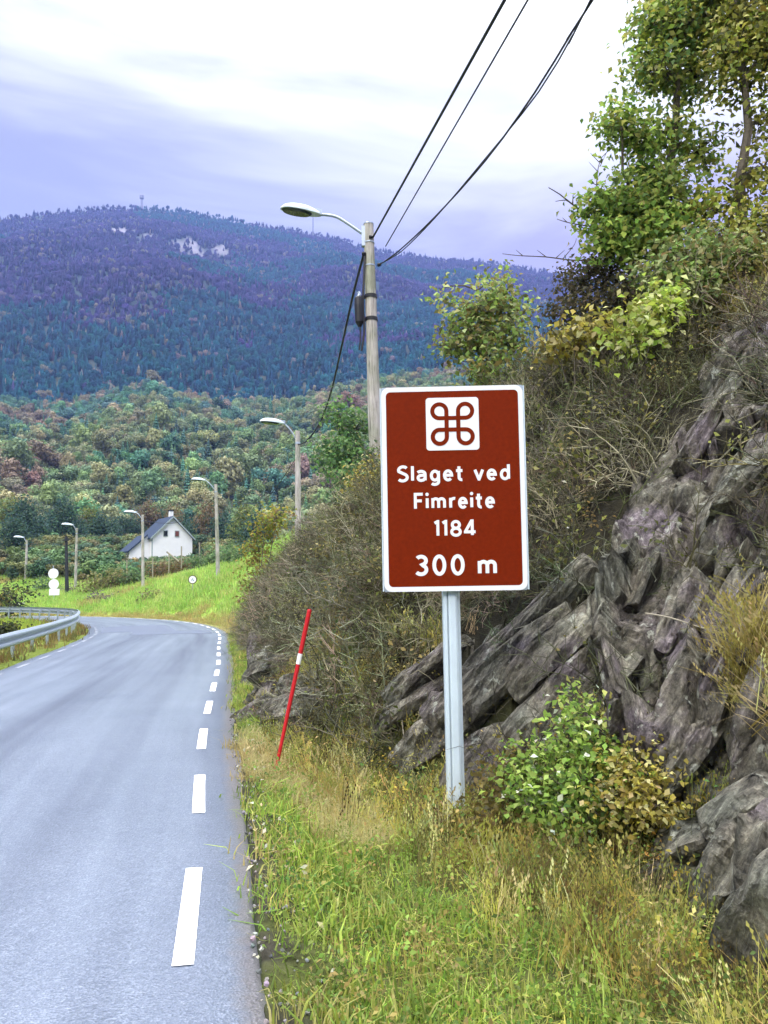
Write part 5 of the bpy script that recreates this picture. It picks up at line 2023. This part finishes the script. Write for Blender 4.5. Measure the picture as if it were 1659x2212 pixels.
for (xv_, yv_) in ((800, 512), (818, 572), (785, 548)):
    c_ = P(xv_, yv_, UY - 0.1)
    mb = MB()
    mb.tube([c_ + Vector((-0.03, 0, 0)), c_, c_ + Vector((0.05, 0, 0.01))], [0.03, 0.045, 0.02], 8)
    mb.build('insulator', M['black'], up)

# ------------------------------------------------------------------ overhead lines
def cable(label, pts_, r, m='cable', step=0.4, group='overhead cables'):
    mb = MB()
    mb.tube(catmull(pts_, step), r, 6)
    return tag(mb.build('overhead_cable', M[m], None, smooth=True), label, 'cable', group)


def span(p0, mid, p_far, s0):
    return [p0, mid, p_far]


def run_on(w):
    d_ = (w[-1] - w[-2]).normalized()
    return w + [w[-1] + d_ * 6, w[-1] + d_ * 14, w[-1] + d_ * 24]


def straight(a, c_, n=6):
    return [a.lerp(c_, i / n) for i in range(n + 1)]


cable('thick black overhead cable rising steepest from the pole top', run_on(straight(P(806, 512, UY - 0.05), P(1090, 0, 7.6))), 0.019)
cable('thin middle overhead cable above the utility pole', run_on(straight(P(833, 532, UY + 0.2), P(1140, 0, 7.7))), 0.011)
w3 = [P(818, 573, UY - 0.05), P(858, 545, 13.9), P(940, 468, 12.2), P(1050, 345, 10.5), P(1155, 200, 9.2), P(1235, 70, 8.35), P(1280, 0, 7.95)]
cable('lower twisted pair overhead cable, outermost strand', run_on(w3), 0.013)
w4 = [p + Vector((0.035 * math.sin(i * 1.9) + 0.015, 0, 0.03 * math.cos(i * 1.9))) for i, p in enumerate(w3)]
cable('lower twisted pair overhead cable, inner strand', run_on(w4), 0.010)
cable('black cable sagging from the utility pole to the lamp behind', [P(786, 548, UY), P(762, 640, 17), P(735, 762, 20), P(714, 850, 23), P(690, 915, 25.5), P(660, 955, 27), P(644, 960, 28)], 0.028)
cable('thin wire between the field lamp and the bank shrub', [P(643, 985, 28), P(560, 1085, 36), P(468, 1075, 45)], 0.014)
cable('thin wire between the field lamp and the lamp before the house', [P(466, 1075, 45), P(385, 1128, 51), P(309, 1125, 57)], 0.016)
cable('thin wire between the lamp before the house and the lamp by the dark pole', [P(308, 1125, 57), P(236, 1157, 61), P(167, 1152, 66)], 0.018)

# ------------------------------------------------------------------ guard rail
g0, g1 = arc_at(6), ARC[np.argmin(np.abs(E[:, 0] + 62))]
ga = np.arange(g0, g1, 0.5)
gw = np.interp(ga, ARC, ROAD_W)
gp = road_pt(ga, (gw + 0.40)[:, None])
gt_ = np.gradient(gp, axis=0)
gt_ /= np.linalg.norm(gt_, axis=1)[:, None]
gn = np.stack([gt_[:, 1], -gt_[:, 0]], 1)        # towards the road
prof = [(0.0, 0.765), (0.025, 0.76), (0.080, 0.715), (0.080, 0.675), (0.0, 0.630), (0.0, 0.590), (0.080, 0.545), (0.080, 0.505), (0.025, 0.46), (0.0, 0.455)]
rail = empty('guard_rail', (gp[0, 0], gp[0, 1], 0), 'galvanised steel guard rail curving around the inside of the bend', 'guard rail')
gdz = np.interp(gp[:, 1], [15, 33], [-0.20, 0.0])
vs2 = []
for o_, z_ in prof:
    vs2.append(np.concatenate([gp + gn * o_, (z_ + gdz)[:, None]], 1))
vs2 = np.stack(vs2, 0).reshape(-1, 3)
nG = len(gp)
fs2 = [(k * nG + j, k * nG + j + 1, (k + 1) * nG + j + 1, (k + 1) * nG + j) for k in range(len(prof) - 1) for j in range(nG - 1)]
link('rail', mesh('rail', vs2, fs2), M['galv'], rail)
post_me = None
for j in range(2, nG, 4):
    if post_me is None:
        mb = MB()
        mb.box((0, 0, 0.14), (0.10, 0.06, 1.06))
        mb.box((0, 0.055, 0.60), (0.09, 0.06, 0.20))
        post_o = mb.build('post', M['galv'], rail, world=False)
        post_me = post_o.data
    else:
        post_o = link('post', post_me, None, rail, world=False)
    ang = math.atan2(gn[j, 1], gn[j, 0]) - math.pi / 2
    post_o.location = (gp[j, 0] - gn[j, 0] * 0.09 - rail.location.x, gp[j, 1] - gn[j, 1] * 0.09 - rail.location.y, gdz[j])
    post_o.rotation_euler = (0, 0, ang)

# ------------------------------------------------------------------ small far road signs
rp = P(117, 1300, 60)
bs_ = empty('sign_stack', (rp.x, rp.y, tz(rp.x, rp.y)), 'post with two round and one square sign seen from behind', 'road sign')
mb = MB()
mb.tube([(rp.x, rp.y, tz(rp.x, rp.y) - 0.2), tuple(P(115, 1222, 60))], 0.035, 8)
mb.build('post', M['galv'], bs_)
for (xv_, yv_, kind) in ((115, 1239, 'round'), (116, 1262, 'round'), (117, 1279, 'square')):
    c_ = P(xv_, yv_, 59.9)
    rr_ = 11 * 60 / F_PX
    poly = [(c_.x + rr_ * math.cos(a_), c_.z + rr_ * math.sin(a_)) for a_ in np.linspace(0, 2 * math.pi, 25)[:-1]] if kind == 'round' else [(c_.x - rr_, c_.z - rr_ * 0.62), (c_.x + rr_, c_.z - rr_ * 0.62), (c_.x + rr_, c_.z + rr_ * 0.62), (c_.x - rr_, c_.z + rr_ * 0.62)]
    mb = MB()
    mb.prism(poly, c_.y, c_.y + 0.02)
    mb.build('sign_plate', M['sign_white'], bs_)
rp = P(416, 1300, 46)
gz_ = tz(rp.x, rp.y)
rs_s = empty('round_sign', (rp.x, rp.y, gz_), 'small round traffic sign on a thin post on the field slope', 'road sign')
mb = MB()
mb.tube([(rp.x, rp.y, min(gz_, rp.z) - 0.3), tuple(P(416, 1244, 46))], 0.03, 8)
mb.build('post', M['galv'], rs_s)
c_ = P(416, 1252, 45.95)
r0_ = 9.5 * 46 / F_PX


def disc(r_, cx0, cz0, n=28):
    return [(cx0 + r_ * math.cos(a_), cz0 + r_ * math.sin(a_)) for a_ in np.linspace(0, 2 * math.pi, n + 1)[:-1]]


mb = MB()
mb.prism(disc(r0_, c_.x, c_.z), c_.y - 0.012, c_.y + 0.01)
mb.build('rim', simple('sign_rim', (0.10, 0.075, 0.03), 0.5), rs_s)
mb = MB()
mb.prism(disc(r0_ * 0.80, c_.x, c_.z), c_.y - 0.018, c_.y - 0.0125)
mb.build('face', M['sign_white'], rs_s)
for k, (ox, oz, ln) in enumerate(((-0.02, 0.01, 0.17), (0.06, -0.05, 0.11))):
    mb = MB()
    mb.box((c_.x + ox, c_.y - 0.021, c_.z + oz), (ln, 0.004, 0.045), Matrix.Rotation(R(-50), 3, 'Y'))
    mb.build('mark', simple('sign_mark', (0.10, 0.16, 0.28), 0.5), rs_s)

# ------------------------------------------------------------------ white house
HY = 100.0
hb = P(372, 1212, HY)
hz = hb.z
house = empty('white_house', (hb.x, HY, hz), 'white gabled house with dark slate roof above the hedge', 'house', rz=R(36))
HM = Matrix.Translation((hb.x, HY, hz)) @ Matrix.Rotation(R(36), 4, 'Z') @ Matrix.Diagonal((0.90, 0.90, 1.10, 1))
wd_, eave, apex, dep = 6.0, 2.75, 5.15, 5.6
hw_ = wd_ / 2
plate('gable_wall', [(-hw_, -2.5), (hw_, -2.5), (hw_, eave), (0, apex), (-hw_, eave)], 0, dep, M['wall'], house, HM)
roof = None
for s_ in (-1, 1):
    ov = 0.35
    k_ = (apex - eave) / hw_
    poly = [(0, apex + 0.03), (s_ * (hw_ + ov), eave - k_ * ov + 0.03), (s_ * (hw_ + ov), eave - k_ * ov + 0.20), (0, apex + 0.22)]
    o = plate('roof', poly, -0.32, dep + 0.3, M['roof'], house, HM)
    roof = roof or o
    poly = [(0.0, apex - 0.02), (s_ * (hw_ + ov), eave - k_ * ov - 0.02), (s_ * (hw_ + ov), eave - k_ * ov + 0.19), (0, apex + 0.21)]
    plate('bargeboard', poly, -0.36, -0.325, M['trim'], house, HM)
mb = MB()
mb.box(Vector((0.55, 2.2, apex + 0.45)), (0.55, 0.55, 1.1))
mb.v = [HM @ v for v in mb.v]
ch = mb.build('chimney', M['wall'], roof)
mb = MB()
mb.box(Vector((0.55, 2.2, apex + 1.05)), (0.70, 0.70, 0.14))
mb.v = [HM @ v for v in mb.v]
cc_ = mb.build('chimney_cap', M['black'], roof)
for (wx, m_) in ((-1.05, 'pane'), (0.65, 'pane_red')):
    mb = MB()
    mb.box(Vector((wx, -0.03, 3.25)), (0.66, 0.08, 0.74))
    mb.v = [HM @ v for v in mb.v]
    wf_ = mb.build('window', M['trim'], house)
    mb = MB()
    mb.box(Vector((wx, -0.075, 3.25)), (0.52, 0.03, 0.60))
    mb.v = [HM @ v for v in mb.v]
    pn = mb.build('pane', M[m_], wf_)
# annex: lower wing running out to the left with its own roof
plate('annex_wall', [(-hw_ - 2.9, -2.6), (-hw_ - 0.02, -2.6), (-hw_ - 0.02, 2.55), (-hw_ - 0.45, 2.9), (-hw_ - 2.9, 1.13)], 0.9, 4.8, M['wall'], house, HM)
plate('annex_roof', [(-hw_ - 3.2, 0.93), (-hw_ - 0.40, 2.96), (-hw_ - 0.40, 3.16), (-hw_ - 3.2, 1.13)], 0.6, 5.1, M['roof'], house, HM)
plate('corner_board', [(-hw_ - 0.06, -2.4), (-hw_ + 0.10, -2.4), (-hw_ + 0.10, eave - 0.1), (-hw_ - 0.06, eave - 0.1)], -0.03, -0.005, M['trim'], house, HM)
plate('annex_board', [(-hw_ - 1.0, -2.4), (-hw_ - 0.85, -2.4), (-hw_ - 0.85, 2.4), (-hw_ - 1.0, 2.4)], 0.86, 0.89, M['trim'], house, HM)

# fence posts on the field rim
for (xv_, y0, y1, lb) in ((274, 1245, 1210, 'below the annex of the white house'), (365, 1222, 1196, 'standing below the house corner'), (392, 1213, 1180, 'below the reddish house window'), (431, 1212, 1172, 'just right of the white house'), (330, 1232, 1205, 'below the dark house window')):
    p0, p1 = P(xv_, y0, 64), P(xv_, y1, 64)
    mb = MB()
    mb.tube([p0 - Vector((0, 0, 0.6)), p1], 0.055, 6)
    tag(mb.build('fence_post', M['pale_bark'], None), 'thin pale wooden fence post ' + lb, 'fence post', 'fence posts on the field rim')
mb = MB()
mb.tube([P(360, 1192, 62), P(386, 1213, 62)], 0.07, 6)
tag(mb.build('leaning_pole', M['pale_bark'], None), 'slanting pale pole in the brown hedge below the house', 'pole')

# hedge and bushes around the field rim
HEDGE = [(205, 1262, 62, 34, 'olive', 'olive bush on the field rim next to the dark pole'),
         (250, 1245, 62, 30, 'olive', 'olive bush on the field rim below the annex'),
         (295, 1232, 62, 26, 'green', 'grey green bush behind the lamp before the house'),
         (345, 1207, 66, 26, 'rust', 'rust brown bush below the dark house window'),
         (385, 1200, 66, 26, 'rust', 'rust brown bush below the reddish house window'),
         (430, 1190, 64, 26, 'green', 'green bush touching the right house wall'),
         (470, 1178, 60, 28, 'green', 'green bush behind the field lamp'),
         (510, 1165, 56, 30, 'green', 'green bush between the field lamp and the bank'),
         (545, 1150, 52, 34, 'green', 'tall green bush at the upper field corner'),
         (210, 1300, 57, 24, 'grey', 'grey brown thorny bush by the road bend'),
         (235, 1308, 55, 18, 'grey', 'small brown bush at the bend foot'),
         (330, 1300, 50, 13, 'olive', 'low olive tuft near the lamp base'),
         (160, 1290, 64, 22, 'grey', 'grey bush beside the pale lamp foot'),
         (90, 1270, 70, 26, 'green', 'dark green bush left of the stacked signs'),
         (20, 1250, 52, 48, 'dark', 'dark bushy tree at the left frame edge'),
         (-6, 1215, 52, 44, 'lime', 'yellow green tree top leaning in at the left frame edge'),
         (8, 1345, 24, 28, 'dark', 'dark bush behind the guard rail at the frame edge')]
HP = {'olive': [(0.20, 0.20, 0.07), (0.15, 0.16, 0.05), (0.26, 0.24, 0.10)], 'green': [(0.13, 0.20, 0.08), (0.17, 0.25, 0.10), (0.09, 0.15, 0.06)],
      'rust': [(0.17, 0.11, 0.05), (0.20, 0.15, 0.06), (0.12, 0.11, 0.04)], 'grey': [(0.17, 0.15, 0.12), (0.22, 0.20, 0.16), (0.13, 0.12, 0.09)],
      'dark': [(0.05, 0.065, 0.025), (0.09, 0.10, 0.03), (0.035, 0.045, 0.02)], 'lime': [(0.28, 0.32, 0.06), (0.20, 0.26, 0.06), (0.30, 0.24, 0.07)]}
for (x, y, Y, r_, pk, lb) in HEDGE:
    m_ = r_ * Y / F_PX
    c_ = P(x, y, Y)
    g_ = tz(c_.x, c_.y)
    base = Vector((c_.x, c_.y, g_))
    if c_.z - m_ * 0.7 > g_:
        c_.z = g_ + m_ * 0.7
    lob = [(c_ + Vector((0, 0, 0.1 * m_)), m_ * 0.75)] + [(c_ + Vector((random.uniform(-0.9, 0.9), random.uniform(-0.6, 0.6), random.uniform(-0.7, 0.6))) * m_, m_ * random.uniform(0.35, 0.55)) for _ in range(6)]
    plant('field_bush', lb, 'bush', base, lob, 0.04, 0.20 if Y > 40 else 0.12, 700 if Y > 40 else 900, HP[pk], stems=True, part=('stems', 'foliage'), inner=0.3, twigs=False, aspect=0.8)

# first trees of the wood behind the field, one mesh each kind, every tree its own object
PROTO = {}
for kind, pal in (('dark', [(0.055, 0.115, 0.075), (0.075, 0.135, 0.075), (0.045, 0.09, 0.07)]), ('lime', [(0.17, 0.22, 0.06), (0.22, 0.24, 0.07), (0.13, 0.18, 0.06)]), ('rust', [(0.20, 0.15, 0.08), (0.24, 0.17, 0.09), (0.16, 0.15, 0.07)])):
    lob = [(Vector((0, 0, 4.6)), 1.9), (Vector((0.9, 0.3, 3.6)), 1.4), (Vector((-1.0, 0.2, 3.7)), 1.4), (Vector((0.1, -0.9, 3.4)), 1.4), (Vector((0.3, 0.2, 6.2)), 1.2), (Vector((-0.5, -0.3, 5.6)), 1.2), (Vector((0.2, 0.9, 4.2)), 1.3), (Vector((0.9, -0.6, 5.2)), 1.0)]
    PROTO[kind] = plant('wood_tree', None, None, (0, 0, 0), lob, 0.16, 0.34, 1500, pal, inner=0.5, twigs=False, aspect=0.85)
used = {k: False for k in PROTO}
WOOD = [(15, 118, 'lime', 'at the frame edge by the farthest lamp'), (48, 105, 'dark', 'straight behind the farthest street lamp'), (78, 112, 'dark', 'right of the farthest street lamp'),
        (108, 120, 'dark', 'above the stacked sign backs'), (135, 110, 'dark', 'behind the dark wooden pole'), (165, 118, 'dark', 'behind the lamp beside the dark pole'), (190, 125, 'lime', 'right of the dark pole'),
        (215, 115, 'dark', 'midway from dark pole to house'), (240, 125, 'dark', 'next to the house annex'), (262, 132, 'dark', 'over the low end of the annex roof'),
        (290, 135, 'dark', 'above the annex roof'), (318, 140, 'rust', 'behind the lamp before the house'), (345, 142, 'dark', 'above the slate roof'), (372, 140, 'rust', 'behind the house chimney'),
        (400, 135, 'dark', 'over the right roof slope'), (425, 125, 'dark', 'just right of the house'), (452, 118, 'rust', 'left of the field lamp post'), (480, 112, 'dark', 'right of the field lamp post'),
        (505, 108, 'dark', 'halfway from the field lamp to the bank'), (530, 100, 'lime', 'close to the bank end'), (555, 95, 'dark', 'touching the bank end shrub'), (30, 92, 'dark', 'nearest one left of the farthest lamp'), (-25, 100, 'lime', 'cut by the left frame edge')]
lbl = {'dark': 'dark green leafy tree of the wood rim ', 'lime': 'yellow green leafy tree of the wood rim ', 'rust': 'brown leaved tree of the wood rim '}
for (x, Y, kind, where) in WOOD:
    src = PROTO[kind]
    if not used[kind]:
        o = src
        used[kind] = True
    else:
        o = src.copy()
        COL.objects.link(o)
        for chd in list(src.children):
            c_ = chd.copy()
            COL.objects.link(c_)
            c_.parent = o
    tag(o, lbl[kind] + where, 'tree', 'trees at the near rim of the wood')
    p = P(x, 1250, Y)
    s_ = random.uniform(0.7, 1.05)
    o.location = (p.x, p.y, tz(p.x, p.y) - 0.2)
    o.rotation_euler = (0, 0, random.uniform(0, 6.28))
    o.scale = (s_, s_, s_ * random.uniform(0.9, 1.2))

# pale boulders at the left by the far rail
for k, (x, y, Y, s_, lb) in enumerate(((14, 1318, 58, 0.9, 'largest pale boulder by the far rail at the frame edge'), (40, 1312, 60, 0.75, 'pale boulder beside the largest one by the far rail'), (60, 1308, 62, 0.6, 'smallest pale boulder by the far rail'))):
    c_ = P(x, y, Y)
    tag(link('boulder', block_mesh('boulder', c_, Vector((1, 0.2, 0.1)), Vector((0, -1, 0.3)), s_ * 1.7, s_ * 0.8, s_, 900 + k * 3), simple('pale_stone_%d' % k, (0.55, 0.54, 0.50), 0.8, var=0.2, scale=5)), lb, 'boulder', 'pale boulders by the far rail')

# masts on the mountain
for (x, y0, y1, lb) in ((306, 422, 458, 'slim transmitter mast on the mountain top'), (676, 468, 500, 'thin mast on the mountain ridge behind the lamp head')):
    p1 = P(x, y0, 1600)
    p0 = P(x, y1 + 8, 1600)
    root = empty('mast', p0, lb, 'mast')
    mb = MB()
    big = x < 400
    mb.tube([p0, p0.lerp(p1, 0.7), p1], [3.2 if big else 1.6, 2.4 if big else 1.2, 1.8 if big else 1.0], 8)
    mb.build('tower', M['mast'], root)
    if big:
        mb = MB()
        mb.tube([p0.lerp(p1, 0.80), p0.lerp(p1, 0.84), p0.lerp(p1, 0.98), p1 + Vector((0, 0, 1))], [2.6, 4.8, 4.8, 3.0], 10)
        mb.build('antenna_drum', M['mast'], root)

# ------------------------------------------------------------------ haze: the damp air of the valley
mb = MB()
zmin, zmax = float(gz.min()) - 1.0, float(max(gz.max(), 900)) + 60
mb.box((0, 0, (zmin + zmax) / 2), (6500, 6500, zmax - zmin))
hz_m = bpy.data.materials.new('haze')
hz_m.use_nodes = True
hn = hz_m.node_tree.nodes
hn.clear()
ho = hn.new('ShaderNodeOutputMaterial')
hv = hn.new('ShaderNodeVolumePrincipled')
hv.inputs['Color'].default_value = (0.30, 0.44, 1.0, 1)
hv.inputs['Density'].default_value = 0.00023
hv.inputs['Density Attribute'].default_value = ''
hv.inputs['Anisotropy'].default_value = 0.0
hz_m.node_tree.links.new(hv.outputs[0], ho.inputs['Volume'])
hz_o = mb.build('haze', hz_m)
tag(hz_o, 'thin blue haze filling the valley', 'haze', kind='stuff')
